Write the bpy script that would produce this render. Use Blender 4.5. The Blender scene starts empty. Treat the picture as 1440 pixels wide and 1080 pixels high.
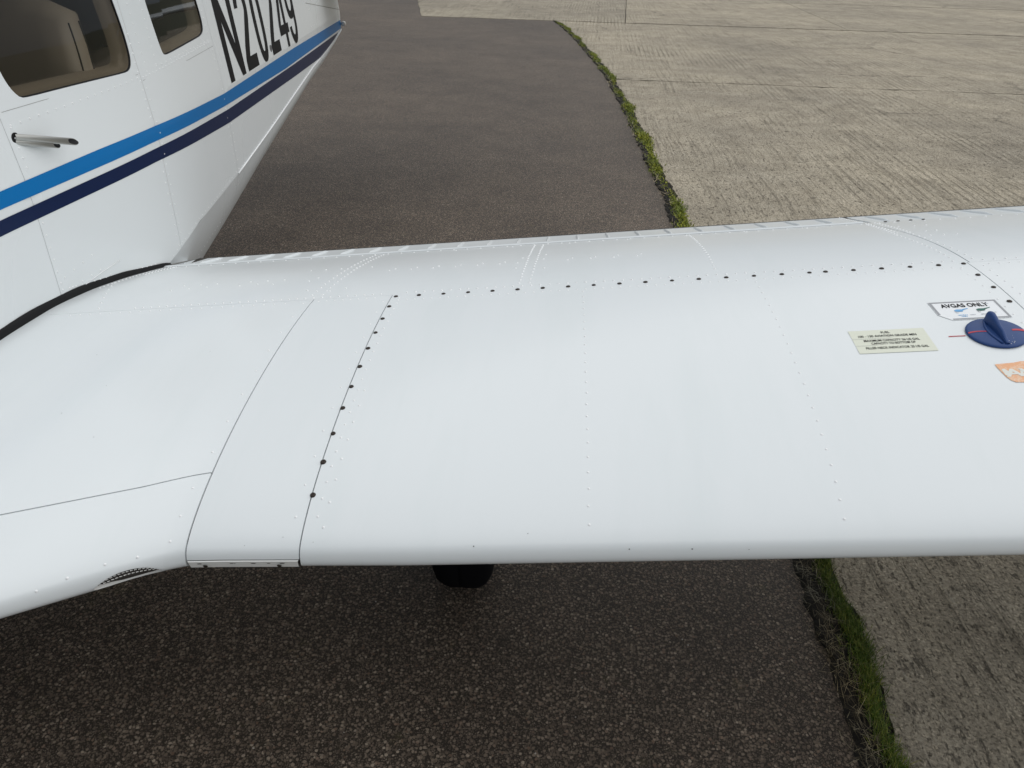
import bpy, bmesh, math, random
import numpy as np
from mathutils import Vector, Matrix
from mathutils.geometry import delaunay_2d_cdt

random.seed(7); rng = np.random.default_rng(7)
SC = bpy.context.scene
COL = SC.collection
R = math.radians

# ------------------------------------------------------------------ camera
GH = 0.817                                   # height of the wing leading edge above the ground at x = 0
cam = bpy.data.cameras.new('camera'); camo = bpy.data.objects.new('camera', cam); COL.objects.link(camo)
cam.sensor_fit = 'HORIZONTAL'; cam.sensor_width = 36.0; cam.lens = 36.0 * 1069.118 / 1440
cam.clip_start = 0.02; cam.clip_end = 6000
F = Vector((-0.04976, 0.85781, -0.51156)); RT = Vector((0.99711, 0.07211, 0.02392)); UP = Vector((-0.05741, 0.50889, 0.85891))
camo.matrix_world = Matrix(((RT.x, UP.x, -F.x, 0.0), (RT.y, UP.y, -F.y, -0.84306), (RT.z, UP.z, -F.z, 0.80315 + GH), (0, 0, 0, 1)))
SC.camera = camo

# ------------------------------------------------------------------ light
SUN_AZ = (0.93, 0.16); SUN_EL = 66
w = bpy.data.worlds.new('World'); SC.world = w; w.use_nodes = True
nt = w.node_tree; nt.nodes.clear()
def N(t, **k):
    n = nt.nodes.new(t)
    for a, b in k.items(): setattr(n, a, b)
    return n
sky = N('ShaderNodeTexSky', sky_type='NISHITA', sun_disc=False)
sky.sun_elevation = R(SUN_EL); sky.sun_rotation = math.atan2(SUN_AZ[0], SUN_AZ[1]); sky.air_density = 1.0; sky.dust_density = 4.0
hs = N('ShaderNodeHueSaturation'); hs.inputs['Saturation'].default_value = 0.30
tc = N('ShaderNodeTexCoord'); mp = N('ShaderNodeMapping'); mp.inputs['Scale'].default_value = (1, 1, 3.0)
nz = N('ShaderNodeTexNoise'); nz.inputs['Scale'].default_value = 2.2; nz.inputs['Detail'].default_value = 5; nz.inputs['Roughness'].default_value = .55
cr = N('ShaderNodeValToRGB'); cr.color_ramp.elements[0].position = .32; cr.color_ramp.elements[1].position = .68
cr.color_ramp.elements[0].color = (.74, .78, .84, 1); cr.color_ramp.elements[1].color = (1.12, 1.12, 1.12, 1)
mu = N('ShaderNodeMix', data_type='RGBA', blend_type='MULTIPLY'); mu.inputs[0].default_value = 1
ov = N('ShaderNodeMix', data_type='RGBA', blend_type='MIX'); ov.inputs[0].default_value = .75
ov.inputs[7].default_value = (3.35, 3.6, 3.8, 1)      # even cloud sheet over the blue
bg = N('ShaderNodeBackground'); bg.inputs['Strength'].default_value = 0.10
out = N('ShaderNodeOutputWorld')
L = nt.links.new
L(sky.outputs[0], hs.inputs['Color']); L(hs.outputs[0], ov.inputs[6]); L(ov.outputs[2], mu.inputs[6])
L(tc.outputs['Generated'], mp.inputs[0]); L(mp.outputs[0], nz.inputs['Vector']); L(nz.outputs['Fac'], cr.inputs[0]); L(cr.outputs[0], mu.inputs[7])
L(mu.outputs[2], bg.inputs['Color']); L(bg.outputs[0], out.inputs['Surface'])
sl = bpy.data.lights.new('sun', 'SUN'); sl.energy = 2.05; sl.angle = R(120); sl.color = (1, .985, .955)
so = bpy.data.objects.new('sun', sl); COL.objects.link(so)
sd = Vector((SUN_AZ[0], SUN_AZ[1], 0)).normalized() * math.cos(R(SUN_EL)); sd.z = math.sin(R(SUN_EL))
so.rotation_euler = (-sd).to_track_quat('-Z', 'Y').to_euler(); so.location = (-8, 8, 12)
vs = SC.view_settings; vs.view_transform = 'Standard'; vs.look = 'None'; vs.gamma = 1; vs.use_curve_mapping = False
vs.exposure = 0.0
SC.render.engine = 'CYCLES'

# ------------------------------------------------------------------ materials
def mat(name, col=(.5, .5, .5), rough=.5, metal=0.0, spec=.5, coat=0.0):
    m = bpy.data.materials.new(name); m.use_nodes = True
    b = m.node_tree.nodes['Principled BSDF']
    b.inputs['Base Color'].default_value = (*col, 1); b.inputs['Roughness'].default_value = rough
    b.inputs['Metallic'].default_value = metal; b.inputs['Specular IOR Level'].default_value = spec
    b.inputs['Coat Weight'].default_value = coat; b.inputs['Coat Roughness'].default_value = .12
    return m
class G:
    """small node-graph helper on a material"""
    def __init__(s, m):
        s.t = m.node_tree; s.b = s.t.nodes['Principled BSDF']
        s.tc = s.t.nodes.new('ShaderNodeTexCoord').outputs['Object']
    def n(s, t, ins=None, **k):
        x = s.t.nodes.new(t)
        for a, b in k.items(): setattr(x, a, b)
        for a, b in (ins or {}).items():
            if isinstance(b, bpy.types.NodeSocket): s.t.links.new(b, x.inputs[a])
            else: x.inputs[a].default_value = b
        return x
    def map(s, sc, v=None): return s.n('ShaderNodeMapping', {'Vector': v or s.tc, 'Scale': sc}).outputs[0]
    def noise(s, scale, det=4, rough=.5, v=None, dist=0): return s.n('ShaderNodeTexNoise', {'Vector': v or s.tc, 'Scale': scale, 'Detail': det, 'Roughness': rough, 'Distortion': dist}).outputs['Fac']
    def vor(s, scale, v=None, feature='F1', rnd=1.0): return s.n('ShaderNodeTexVoronoi', {'Vector': v or s.tc, 'Scale': scale, 'Randomness': rnd}, feature=feature)
    def ramp(s, f, stops):
        r = s.n('ShaderNodeValToRGB', {0: f}); e = r.color_ramp.elements
        while len(e) < len(stops): e.new(.5)
        for el, (p, c) in zip(e, stops): el.position = p; el.color = (*c, 1) if len(c) == 3 else c
        return r.outputs[0]
    def mix(s, a, b, f=1.0, mode='MIX'):
        x = s.n('ShaderNodeMix', data_type='RGBA', blend_type=mode)
        for i, v in ((0, f), (6, a), (7, b)):
            if isinstance(v, bpy.types.NodeSocket): s.t.links.new(v, x.inputs[i])
            else: x.inputs[i].default_value = (*v, 1) if isinstance(v, tuple) else v
        return x.outputs[2]
    def math(s, op, a, b=0.0):
        x = s.n('ShaderNodeMath', operation=op)
        for i, v in enumerate((a, b)):
            if isinstance(v, bpy.types.NodeSocket): s.t.links.new(v, x.inputs[i])
            else: x.inputs[i].default_value = v
        return x.outputs[0]
    def bump(s, h, dist, strength=1.0, prev=None):
        i = {'Height': h, 'Distance': dist, 'Strength': strength}
        if prev: i['Normal'] = prev
        return s.n('ShaderNodeBump', i).outputs[0]
    def set(s, name, v): s.t.links.new(v, s.b.inputs[name])
g3 = lambda v: (v, v, v)

def paint(name, base, rough=.22, spec=.45):
    m = mat(name, base, rough, spec=spec, coat=.0); g = G(m)
    n1 = g.noise(1.3, 2, .4); n3 = g.noise(1.1, 3, .5)
    smear = g.noise(1.0, 5, .65, g.map((7, 1.1, 3)))
    c = g.mix(base, tuple(x * .965 for x in base), n3)
    c = g.mix(c, tuple(x * k for x, k in zip(base, (.93, .945, .94))), g.ramp(smear, [(.50, g3(0)), (.78, g3(.8))]))
    g.set('Base Color', c)
    g.set('Roughness', g.ramp(n1, [(.2, g3(rough - .03)), (.8, g3(rough + .06))]))
    streak = g.noise(1.0, 3, .5, g.map((.7, 11, 11)))
    g.set('Normal', g.bump(streak, .004, .10, g.bump(g.noise(2.4, 1, .3), .010, .15)))       # oil-canning of thin sheet metal
    return m
M = {}
M['white'] = paint('white_gloss_paint', (.755, .79, .805))
M['white_side'] = paint('white_side_paint', (.755, .785, .795), .25)
M['rivet'] = mat('painted_rivet', (.84, .85, .855), .45, spec=.35)  # whiter than the skin paint; sky reflected in the domes is put into the colour
M['groove'] = mat('seam_groove', (.055, .05, .045), .8)
M['strip'] = mat('bare_white_strip', (.82, .82, .80), .3)
M['screw'] = mat('bronzed_screw', (.035, .027, .022), .42, .6)
M['screwrec'] = mat('screw_recess', (.01, .009, .008), .8)
M['rubber'] = mat('black_rubber', (.007, .007, .008), .6, spec=.2)
M['blue'] = paint('light_blue_stripe', (.0, .15, .42), .30, .2)
M['navy'] = paint('dark_blue_stripe', (.005, .015, .060), .30, .15)
M['black'] = mat('black_lettering', (.006, .006, .007), .5, spec=.12)
M['lining'] = mat('beige_lining', (.40, .33, .25), .7)
M['trim'] = mat('tan_window_trim', (.42, .34, .25), .55)
M['seat'] = mat('tan_leather', (.42, .345, .265), .5)
M['seam'] = mat('dark_seam', (.05, .04, .03), .8)
M['dark'] = mat('dark_interior', (.02, .02, .022), .8)
M['carpet'] = mat('brown_carpet', (.10, .075, .055), .95)
M['metal'] = mat('dull_aluminium', (.42, .42, .40), .42, .9)
M['greymetal'] = mat('grey_painted_metal', (.30, .30, .29), .45, .3)
M['tyre'] = mat('tyre_rubber', (.006, .006, .007), .9, spec=.05)  # rubber lowered to near black for the under-wing shade
M['gear'] = mat('shade_dark_gear_metal', (.05, .05, .05), .7)  # metal darkened to carry the deep shade under the wing
M['cap'] = mat('dark_blue_cap', (.018, .055, .185), .42, spec=.3)
M['red'] = mat('red_mark', (.48, .03, .05), .5)
M['label'] = mat('cream_label', (.70, .72, .61), .5)
M['labelw'] = mat('white_label', (.80, .82, .84), .4)
M['greyline'] = mat('grey_print', (.30, .31, .33), .5)
M['faint'] = mat('faint_print', (.50, .53, .58), .5)
M['inkdark'] = mat('dark_print', (.10, .12, .11), .5)
M['icoblue'] = mat('blue_print', (.12, .36, .66), .5)
M['icogreen'] = mat('green_print', (.0, .10, .075), .5)
M['letterwhite'] = mat('worn_white_print', (.72, .73, .68), .5)
def m_orange():
    m = mat('faded_orange_sticker', (.78, .40, .22), .6); g = G(m)
    n = g.noise(160, 4, .7)
    g.set('Base Color', g.mix((.80, .42, .23), (.80, .66, .52), g.ramp(n, [(.45, g3(0)), (.72, g3(1))])))
    return m
M['orange'] = m_orange()
def m_glass():
    m = bpy.data.materials.new('tinted_window'); m.use_nodes = True; t = m.node_tree; t.nodes.clear()
    tr = t.nodes.new('ShaderNodeBsdfTransparent'); tr.inputs[0].default_value = (.80, .80, .77, 1)
    gl = t.nodes.new('ShaderNodeBsdfGlossy'); gl.inputs['Roughness'].default_value = .02; gl.inputs[0].default_value = (.9, .92, .92, 1)
    fr = t.nodes.new('ShaderNodeFresnel'); fr.inputs[0].default_value = 1.45
    mx = t.nodes.new('ShaderNodeMixShader'); o = t.nodes.new('ShaderNodeOutputMaterial')
    t.links.new(fr.outputs[0], mx.inputs[0]); t.links.new(tr.outputs[0], mx.inputs[1]); t.links.new(gl.outputs[0], mx.inputs[2]); t.links.new(mx.outputs[0], o.inputs[0])
    return m
M['glass'] = m_glass()

def m_asphalt():
    m = mat('worn_asphalt', (.1, .09, .08), .6, spec=.4); g = G(m)
    big = g.noise(.35, 4, .6); mid = g.noise(2.2, 5, .65); fine = g.noise(26, 4, .7)
    vv = g.n('ShaderNodeVectorMath', {0: g.tc, 1: g.n('ShaderNodeVectorMath', {0: g.n('ShaderNodeTexNoise', {'Vector': g.tc, 'Scale': 90.0, 'Detail': 2}).outputs['Color'], 'Scale': .006}, operation='SCALE').outputs[0]}, operation='ADD').outputs[0]
    v1 = g.vor(118, vv); v2 = g.vor(235, vv)
    def stones(v, r0, r1):
        sc_ = g.n('ShaderNodeSeparateColor', {0: v.outputs['Color']})
        rad = g.math('ADD', r0, g.math('MULTIPLY', sc_.outputs[2], r1))
        m_ = g.n('ShaderNodeMapRange', {0: g.math('SUBTRACT', rad, v.outputs['Distance']), 1: -.03, 2: .05, 3: 0.0, 4: 1.0}).outputs[0]
        return m_, sc_
    m1, s1 = stones(v1, .12, .46); m2, s2 = stones(v2, .22, .40)
    tone = [(0, (.060, .049, .041)), (.45, (.105, .088, .075)), (.8, (.150, .128, .110)), (.95, (.185, .162, .142)), (1, (.26, .235, .21))]
    c = g.mix((.022, .0185, .016), g.ramp(s2.outputs[0], [(p, tuple(k * .78 for k in q)) for p, q in tone]), m2)
    st = g.mix(g.ramp(s1.outputs[0], tone), (.150, .092, .068), g.ramp(s1.outputs[1], [(.90, g3(0)), (.94, g3(.35))]))
    c = g.mix(c, st, m1)
    h2 = g.math('ADD', g.math('MULTIPLY', m1, .62), g.math('MULTIPLY', m2, .30))
    c = g.mix(c, g.ramp(mid, [(.3, (.80, .78, .76)), (.7, (1.16, 1.16, 1.15))]), 1.0, 'MULTIPLY')
    c = g.mix(c, g.ramp(big, [(.3, (.74, .73, .73)), (.7, (1.20, 1.18, 1.15))]), 1.0, 'MULTIPLY')
    c = g.mix(c, (.09, .085, .04), g.math('MULTIPLY', g.ramp(g.noise(7, 6, .75), [(.60, g3(0)), (.75, g3(1))]), .35))
    br = g.mix(c, (1.62, 1.51, 1.34), 1.0, 'MULTIPLY')
    g.set('Base Color', br)
    b1 = g.bump(h2, .0035, .8); b2 = g.bump(fine, .002, .6, b1)
    g.set('Normal', b2); return m
M['asphalt'] = m_asphalt()
def m_concrete():
    m = mat('brushed_concrete', (.34, .31, .25), .92, spec=.25); g = G(m)
    br = g.map((38, 1.0, 1)); br2 = g.map((110, 2.6, 1))
    warp = g.n('ShaderNodeVectorMath', {0: g.tc, 1: g.n('ShaderNodeVectorMath', {0: g.n('ShaderNodeTexNoise', {'Vector': g.tc, 'Scale': .8, 'Detail': 2}).outputs['Color'], 'Scale': .12}, operation='SCALE').outputs[0]}, operation='ADD').outputs[0]
    br = g.n('ShaderNodeMapping', {'Vector': warp, 'Scale': (30, .8, 1)}).outputs[0]
    br2 = g.n('ShaderNodeMapping', {'Vector': warp, 'Scale': (85, 2.4, 1)}).outputs[0]
    rid = g.noise(1.0, 5, .65, br); rid2 = g.noise(1.0, 4, .7, br2)
    patch = g.noise(.55, 5, .62); mid = g.noise(3.5, 6, .7); fine = g.noise(85, 5, .75)
    worn = g.ramp(g.noise(.9, 4, .6), [(.38, g3(.15)), (.66, g3(1))])
    c = g.ramp(mid, [(.25, (.345, .305, .240)), (.5, (.445, .398, .320)), (.75, (.54, .488, .40))])
    c = g.mix(c, g.ramp(patch, [(.3, (.80, .80, .80)), (.7, (1.12, 1.11, 1.08))]), 1.0, 'MULTIPLY')
    c = g.mix(c, g.ramp(fine, [(.3, (.66, .65, .63)), (.52, (1, 1, 1)), (.75, (1.22, 1.22, 1.2))]), 1.0, 'MULTIPLY')
    line = g.math('MULTIPLY', g.ramp(rid, [(.54, g3(0)), (.64, g3(1))]), worn)
    line2 = g.math('MULTIPLY', g.ramp(rid2, [(.60, g3(0)), (.68, g3(1))]), worn)
    wv = g.n('ShaderNodeTexWave', {'Vector': g.n('ShaderNodeMapping', {'Vector': g.tc, 'Rotation': (0, 0, .035)}).outputs[0], 'Scale': 4.3, 'Distortion': .9, 'Detail': 2.0, 'Detail Scale': .35, 'Detail Roughness': .6}, wave_type='BANDS', bands_direction='X').outputs['Fac']
    tmask = g.math('MULTIPLY', g.ramp(g.noise(.45, 4, .6), [(.44, g3(0)), (.60, g3(1))]), g.ramp(g.noise(1.0, 3, .6, g.n('ShaderNodeMapping', {'Vector': g.tc, 'Scale': (2.2, .5, 1)}).outputs[0]), [(.40, g3(.1)), (.58, g3(1))]))
    tine = g.math('MULTIPLY', g.ramp(wv, [(.80, g3(0)), (.95, g3(1))]), tmask)
    tlight = g.math('MULTIPLY', g.ramp(wv, [(.08, g3(1)), (.28, g3(0))]), tmask)
    c = g.mix(c, (.14, .12, .092), g.math('MULTIPLY', tine, .44)); c = g.mix(c, (.58, .53, .43), g.math('MULTIPLY', tlight, .26))
    n3 = g.noise(1.0, 4, .55, g.n('ShaderNodeMapping', {'Vector': warp, 'Scale': (9, .16, 1)}).outputs[0])
    thin = g.math('MULTIPLY', g.ramp(g.math('ABSOLUTE', g.math('SUBTRACT', n3, .5)), [(.004, g3(1)), (.018, g3(0))]), worn)
    c = g.mix(c, (.12, .105, .08), g.math('MULTIPLY', thin, .60))
    sp = g.vor(170); spr = g.n('ShaderNodeSeparateColor', {0: sp.outputs['Color']}).outputs[0]
    c = g.mix(c, g.ramp(spr, [(0, (.36, .35, .33)), (.3, (.88, .88, .87)), (.8, (1.05, 1.05, 1.03)), (1, (1.6, 1.56, 1.5))]), .65, 'MULTIPLY')
    c = g.mix(c, (.13, .115, .09), g.math('MULTIPLY', line, .14)); c = g.mix(c, (.11, .10, .08), g.math('MULTIPLY', line2, .34))
    light = g.ramp(rid2, [(.30, g3(1)), (.40, g3(0))])
    c = g.mix(c, (.50, .47, .40), g.math('MULTIPLY', light, .45))
    gouge = g.noise(1.0, 6, .72, g.n('ShaderNodeMapping', {'Vector': warp, 'Scale': (95, 52, 1)}).outputs[0])
    g2 = g.noise(1.0, 5, .7, g.n('ShaderNodeMapping', {'Vector': warp, 'Scale': (48, 15, 1)}).outputs[0])
    pm = g.math('MAXIMUM', g.ramp(gouge, [(.57, g3(0)), (.67, g3(1))]), g.ramp(g2, [(.585, g3(0)), (.64, g3(1))]))
    c = g.mix(c, (.055, .05, .042), g.math('MULTIPLY', pm, .64))
    dk = g.ramp(g.noise(11, 7, .8), [(.60, g3(0)), (.70, g3(1))])
    c = g.mix(c, (.10, .095, .08), g.math('MULTIPLY', dk, .28))
    rnd = g.n('ShaderNodeObjectInfo').outputs['Random']
    c = g.mix(c, g.ramp(rnd, [(0, (.93, .93, .94)), (1, (1.12, 1.11, 1.10))]), 1.0, 'MULTIPLY')
    c = g.mix(c, g.ramp(g.noise(.22, 5, .6), [(.34, (.82, .82, .83)), (.56, (1, 1, 1))]), 1.0, 'MULTIPLY')
    crack = g.vor(.33, g.n('ShaderNodeVectorMath', {0: g.tc, 1: g.n('ShaderNodeVectorMath', {0: g.n('ShaderNodeTexNoise', {'Vector': g.tc, 'Scale': 1.6, 'Detail': 6.0, 'Roughness': .7}).outputs['Color'], 'Scale': .55}, operation='SCALE').outputs[0]}, operation='ADD').outputs[0], 'DISTANCE_TO_EDGE').outputs['Distance']
    ck = g.math('MULTIPLY', g.ramp(crack, [(.0, g3(1)), (.006, g3(0))]), g.ramp(g.noise(.3, 2, .5), [(.50, g3(0)), (.58, g3(1))]))
    c = g.mix(c, (.07, .062, .05), g.math('MULTIPLY', ck, .7))
    g.set('Base Color', c)
    h = g.math('ADD', g.math('MULTIPLY', g.math('ADD', line, g.math('ADD', line2, tine)), -.5), g.math('MULTIPLY', pm, -.9))
    b1 = g.bump(h, .009, 1.0); b2 = g.bump(fine, .008, 1.0, b1); b3 = g.bump(dk, .003, -.8, b2)
    g.set('Normal', b3); return m
M['concrete'] = m_concrete()
M['soil'] = mat('dark_soil', (.022, .018, .012), .95)  # very dark soil tone, given paler specks below
def m_soil():
    g = G(M['soil']); n = g.noise(70, 5, .75)
    g.set('Base Color', g.ramp(n, [(.35, (.006, .005, .004)), (.6, (.018, .015, .010)), (.8, (.09, .078, .058))])); g.set('Normal', g.bump(n, .03, 1))
m_soil()
def m_blade(name, cols, rough=.55):
    m = mat(name, cols[1], rough, spec=.3); g = G(m)
    geo = g.n('ShaderNodeNewGeometry').outputs['Random Per Island']
    big = g.noise(3.0, 3, .6)
    c = g.ramp(geo, [(0, cols[0]), (.5, cols[1]), (1, cols[2])])
    g.set('Base Color', g.mix(c, g.ramp(big, [(.35, (.72, .78, .8)), (.65, (1.25, 1.15, .9))]), 1.0, 'MULTIPLY'))
    g.b.inputs['Subsurface Weight'].default_value = 0
    return m
M['grass'] = m_blade('shaded_green_blades', [(.040, .080, .007), (.085, .150, .012), (.27, .27, .06)])  # darker copy of the weed greens, under-wing shade put into the colour
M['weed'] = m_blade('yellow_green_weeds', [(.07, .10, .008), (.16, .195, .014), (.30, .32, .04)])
M['straw'] = m_blade('dry_straw', [(.05, .04, .025), (.16, .13, .085), (.45, .40, .30)])
M['field'] = mat('far_grass', (.085, .088, .055), .95)

# ------------------------------------------------------------------ helpers
def tag(o, label=None, category=None, group=None, kind=None):
    for k, v in (('label', label), ('category', category), ('group', group), ('kind', kind)):
        if v: o[k] = v
    return o
def mesh(name, verts, faces, smooth=False):
    me = bpy.data.meshes.new(name); me.from_pydata([tuple(map(float, v)) for v in verts], [], [tuple(map(int, f)) for f in faces])
    if smooth: me.polygons.foreach_set('use_smooth', [True] * len(me.polygons))
    me.update(); return me
def add(name, me, m, parent=None, **k):
    o = bpy.data.objects.new(name, me); COL.objects.link(o)
    if isinstance(m, (list, tuple)):
        for q in m: me.materials.append(q)
    elif m and not me.materials: me.materials.append(m)
    if parent: o.parent = parent
    return tag(o, **k)
def obj(name, verts, faces, m, parent=None, smooth=False, **k): return add(name, mesh(name, verts, faces, smooth), m, parent, **k)
class MB:
    def __init__(s): s.v = []; s.f = []
    def put(s, v, f):
        b = len(s.v); s.v += [tuple(map(float, q)) for q in v]; s.f += [tuple(int(i) + b for i in q) for q in f]; return s
    def build(s, name, m, parent=None, smooth=False, **k): return obj(name, s.v, s.f, m, parent, smooth, **k)
def box(lo, hi):
    (a, b, c), (d, e, f) = lo, hi
    return ([(a, b, c), (d, b, c), (d, e, c), (a, e, c), (a, b, f), (d, b, f), (d, e, f), (a, e, f)],
            [(0, 3, 2, 1), (4, 5, 6, 7), (0, 1, 5, 4), (1, 2, 6, 5), (2, 3, 7, 6), (3, 0, 4, 7)])
def lathe(prof, n=32, axis=None, closed=False):
    """prof: list of (r, h); axis: 4x4 placing local z"""
    v = []; f = []
    for r, h in prof:
        for i in range(n):
            a = 2 * math.pi * i / n; v.append(Vector((r * math.cos(a), r * math.sin(a), h)))
    m = len(prof)
    for j in range(m - 1):
        for i in range(n): f.append((j * n + i, j * n + (i + 1) % n, (j + 1) * n + (i + 1) % n, (j + 1) * n + i))
    f.append(tuple(range(n))[::-1]); f.append(tuple(range((m - 1) * n, m * n)))
    if axis is not None: v = [axis @ q for q in v]
    return v, f
def tube(pts, r, n=12):
    v = []; f = []; pts = [Vector(p) for p in pts]; rs = r if isinstance(r, (list, tuple)) else [r] * len(pts)
    for i, p in enumerate(pts):
        t = (pts[min(i + 1, len(pts) - 1)] - pts[max(i - 1, 0)]).normalized()
        a = t.cross(Vector((0, 0, 1)));  a = a.normalized() if a.length > 1e-4 else Vector((1, 0, 0)); b = t.cross(a)
        for k in range(n):
            q = 2 * math.pi * k / n; v.append(p + (a * math.cos(q) + b * math.sin(q)) * rs[i])
    for j in range(len(pts) - 1):
        for k in range(n): f.append((j * n + k, j * n + (k + 1) % n, (j + 1) * n + (k + 1) % n, (j + 1) * n + k))
    f.append(tuple(range(n))); f.append(tuple(range((len(pts) - 1) * n, len(pts) * n))[::-1])
    return v, f
def text_mesh(s, size=1.0, bold=0.0, squeeze=1.0):
    c = bpy.data.curves.new('lettering', 'FONT'); c.body = s; c.size = size; c.align_x = 'CENTER'; c.offset = bold; c.resolution_u = 3; c.fill_mode = 'FRONT'
    o = bpy.data.objects.new('lettering', c); COL.objects.link(o)
    dg = bpy.context.evaluated_depsgraph_get(); me = bpy.data.meshes.new_from_object(o.evaluated_get(dg))
    v = [(q.co.x * squeeze, q.co.y) for q in me.vertices]; f = [tuple(p.vertices) for p in me.polygons]
    bpy.data.objects.remove(o); bpy.data.curves.remove(c); bpy.data.meshes.remove(me)
    return v, f

# ================================================================== GROUND
def edge_x(Y):      # centre line of the weedy joint between asphalt and concrete
    return float(np.interp(Y, [-6, .27, .9, 2.5, 4, 4.7, 5.7, 7.4, 9.8, 11, 12.55, 14.4, 16.4, 17.2],
                              [.80, .822, .838, .835, .785, .785, .738, .682, .555, .45, .285, .08, -.20, -.36]))
def wob(Y, s=0.0): return .010 * math.sin(Y * 9.1 + s) + .008 * math.sin(Y * 23.7 + 2 * s) + .006 * math.sin(Y * 51 + s)
obj('field', [(-2500, -2500, -.08), (2500, -2500, -.08), (2500, 2500, -.08), (-2500, 2500, -.08)], [(0, 1, 2, 3)], M['field'], kind='structure')
# asphalt sheet: follows the joint on its right-hand side
v = []; f = []
ys = np.concatenate([[-300, -10], np.arange(-6, 17.2, .06), [17.25, 30, 60, 400]])
for y in ys: v += [(-400, y, -.006), (edge_x(y) - .005 + wob(y), y, -.006), (edge_x(y) - .002 + wob(y), y, -.07)]
for i in range(len(ys) - 1): f += [(3 * i, 3 * i + 1, 3 * i + 4, 3 * i + 3), (3 * i + 1, 3 * i + 2, 3 * i + 5, 3 * i + 4)]
obj('asphalt_taxiway', v, f, M['asphalt'], kind='structure')
obj('joint_bed', [(-1.2, -6, -.030), (40, -6, -.030), (40, 40, -.030), (-1.2, 40, -.030)], [(0, 1, 2, 3)], M['soil'], kind='structure')
apron = bpy.data.objects.new('concrete_apron', None); COL.objects.link(apron); tag(apron, kind='structure')
def slab(poly, dz=0.0, tilt=0.0):
    n = len(poly); x0 = sum(p[0] for p in poly) / n
    z = lambda p: dz + tilt * (p[0] - x0)
    ar = sum(poly[i][0] * poly[(i + 1) % n][1] - poly[(i + 1) % n][0] * poly[i][1] for i in range(n))
    if ar < 0: poly = poly[::-1]
    v = [(x, y, z((x, y))) for x, y in poly] + [(x, y, -.12) for x, y in poly]
    f = [tuple(range(n))] + [(i, i + n, (i + 1) % n + n, (i + 1) % n) for i in range(n)]
    return obj('concrete_slab', v, f, M['concrete'], apron)
def rough_line(x0, y0, x1, y1, seed, amp=.018, step=.10):
    n = max(2, int(math.hypot(x1 - x0, y1 - y0) / step)); rr = random.Random(seed); o = []
    for i in range(n + 1):
        t = i / n; k = amp * (rr.random() - .5) * 2
        if rr.random() < .035: k -= amp * 2.2
        o.append((x0 + (x1 - x0) * t + (k if abs(y1 - y0) > abs(x1 - x0) else 0), y0 + (y1 - y0) * t + (k if abs(y1 - y0) <= abs(x1 - x0) else 0)))
    return o
def row(y0, y1, dz, xr, seed):
    left = [(edge_x(y) + .048 + wob(y, 2.0), y) for y in np.arange(y1, y0, -.06)]
    slab(left + rough_line(left[-1][0], y0, xr, y0, seed)[1:] + rough_line(xr, y1, left[0][0], y1, seed + 1)[:-1], dz)
row(-6, 2.40, 0.0, 13.0, 1); row(2.43, 9.70, 0.003, 13.0, 3); row(9.752, 17.06, 0.0, 13.0, 5)
for k, (y0, y1) in enumerate(((-6, 2.40), (2.43, 9.70), (9.752, 17.06))):
    slab(rough_line(13.02, y0, 26, y0, 20 + k) + rough_line(26, y1, 13.02, y1, 24 + k), -.002)
xs = [-3.22, 1.15, 5.82, 10.5, 15.2, 19.9, 26]
for r_, (y0, y1) in enumerate(((17.15, 24.6), (24.68, 32.1), (32.18, 40))):
    for k in range(len(xs) - 1):
        a0 = xs[k] + (.016 if k else 0); a1 = xs[k + 1]
        sk = .06 * (y1 - y0); o = .06 * (y0 - 17.125)
        if k == 0: p = rough_line(a0 - .2 * (y0 - 17.125), y0, a1 + o * .9, y0, 40 + k) + rough_line(a1 + o + sk, y1, a0 - .2 * (y1 - 17.125), y1, 50 + k) + rough_line(a0 - .2 * (y1 - 17.125), y1, a0 - .2 * (y0 - 17.125), y0, 70, .02)[1:-1]
        else: p = rough_line(a0 + o, y0, a1 + o - .0, y0, 40 + k) + rough_line(a1 + o + sk, y1, a0 + o + sk, y1, 50 + k)
        slab(p, rng.uniform(-.003, .003))

# soil, grass and straw in the joint
v = []; f = []; ys = np.arange(-1.0, 17.1, .02); cs = [-.074, -.055, -.035, -.01, .015, .04, .06]
for y in ys:
    for j, c_ in enumerate(cs):
        h = (-.014 if j in (0, len(cs) - 1) else -.002 + .013 * rng.random() - .004 * (j == 5))
        v.append((edge_x(y) + c_ * (1 if y < 3 else .8) + (wob(y, 3 + j) * .9), y + rng.uniform(-.006, .006), h))
nc = len(cs)
for i in range(len(ys) - 1):
    for j in range(nc - 1): f.append((i * nc + j, i * nc + j + 1, (i + 1) * nc + j + 1, (i + 1) * nc + j))
obj('soil_strip', v, f, M['soil'], kind='stuff', smooth=True)
def blades(name, m, specs, **k):
    V = []; Fc = []; b = 0
    for (x, y, z, ln, wd, az, lean, curl) in specs:
        dx, dy = math.cos(az), math.sin(az); sx, sy = -dy * wd / 2, dx * wd / 2
        h1 = ln * .55 * math.cos(lean); r1 = ln * .55 * math.sin(lean); l2 = min(1.5, lean + curl)
        h2 = h1 + ln * .45 * math.cos(l2); r2 = r1 + ln * .45 * math.sin(l2)
        V += [(x - sx, y - sy, z), (x + sx, y + sy, z), (x + dx * r1 + sx * .8, y + dy * r1 + sy * .8, z + h1), (x + dx * r1 - sx * .8, y + dy * r1 - sy * .8, z + h1), (x + dx * r2, y + dy * r2, z + h2)]
        Fc += [(b, b + 1, b + 2, b + 3), (b + 3, b + 2, b + 4)]; b += 5
    return obj(name, V, Fc, m, kind='stuff', smooth=True, **k)
def dens(y): return .5 + .5 * math.sin(y * 5.3 + 1.3 * math.sin(y * 1.7)) * math.sin(y * 2.1 + .6)
sp = []
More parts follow.
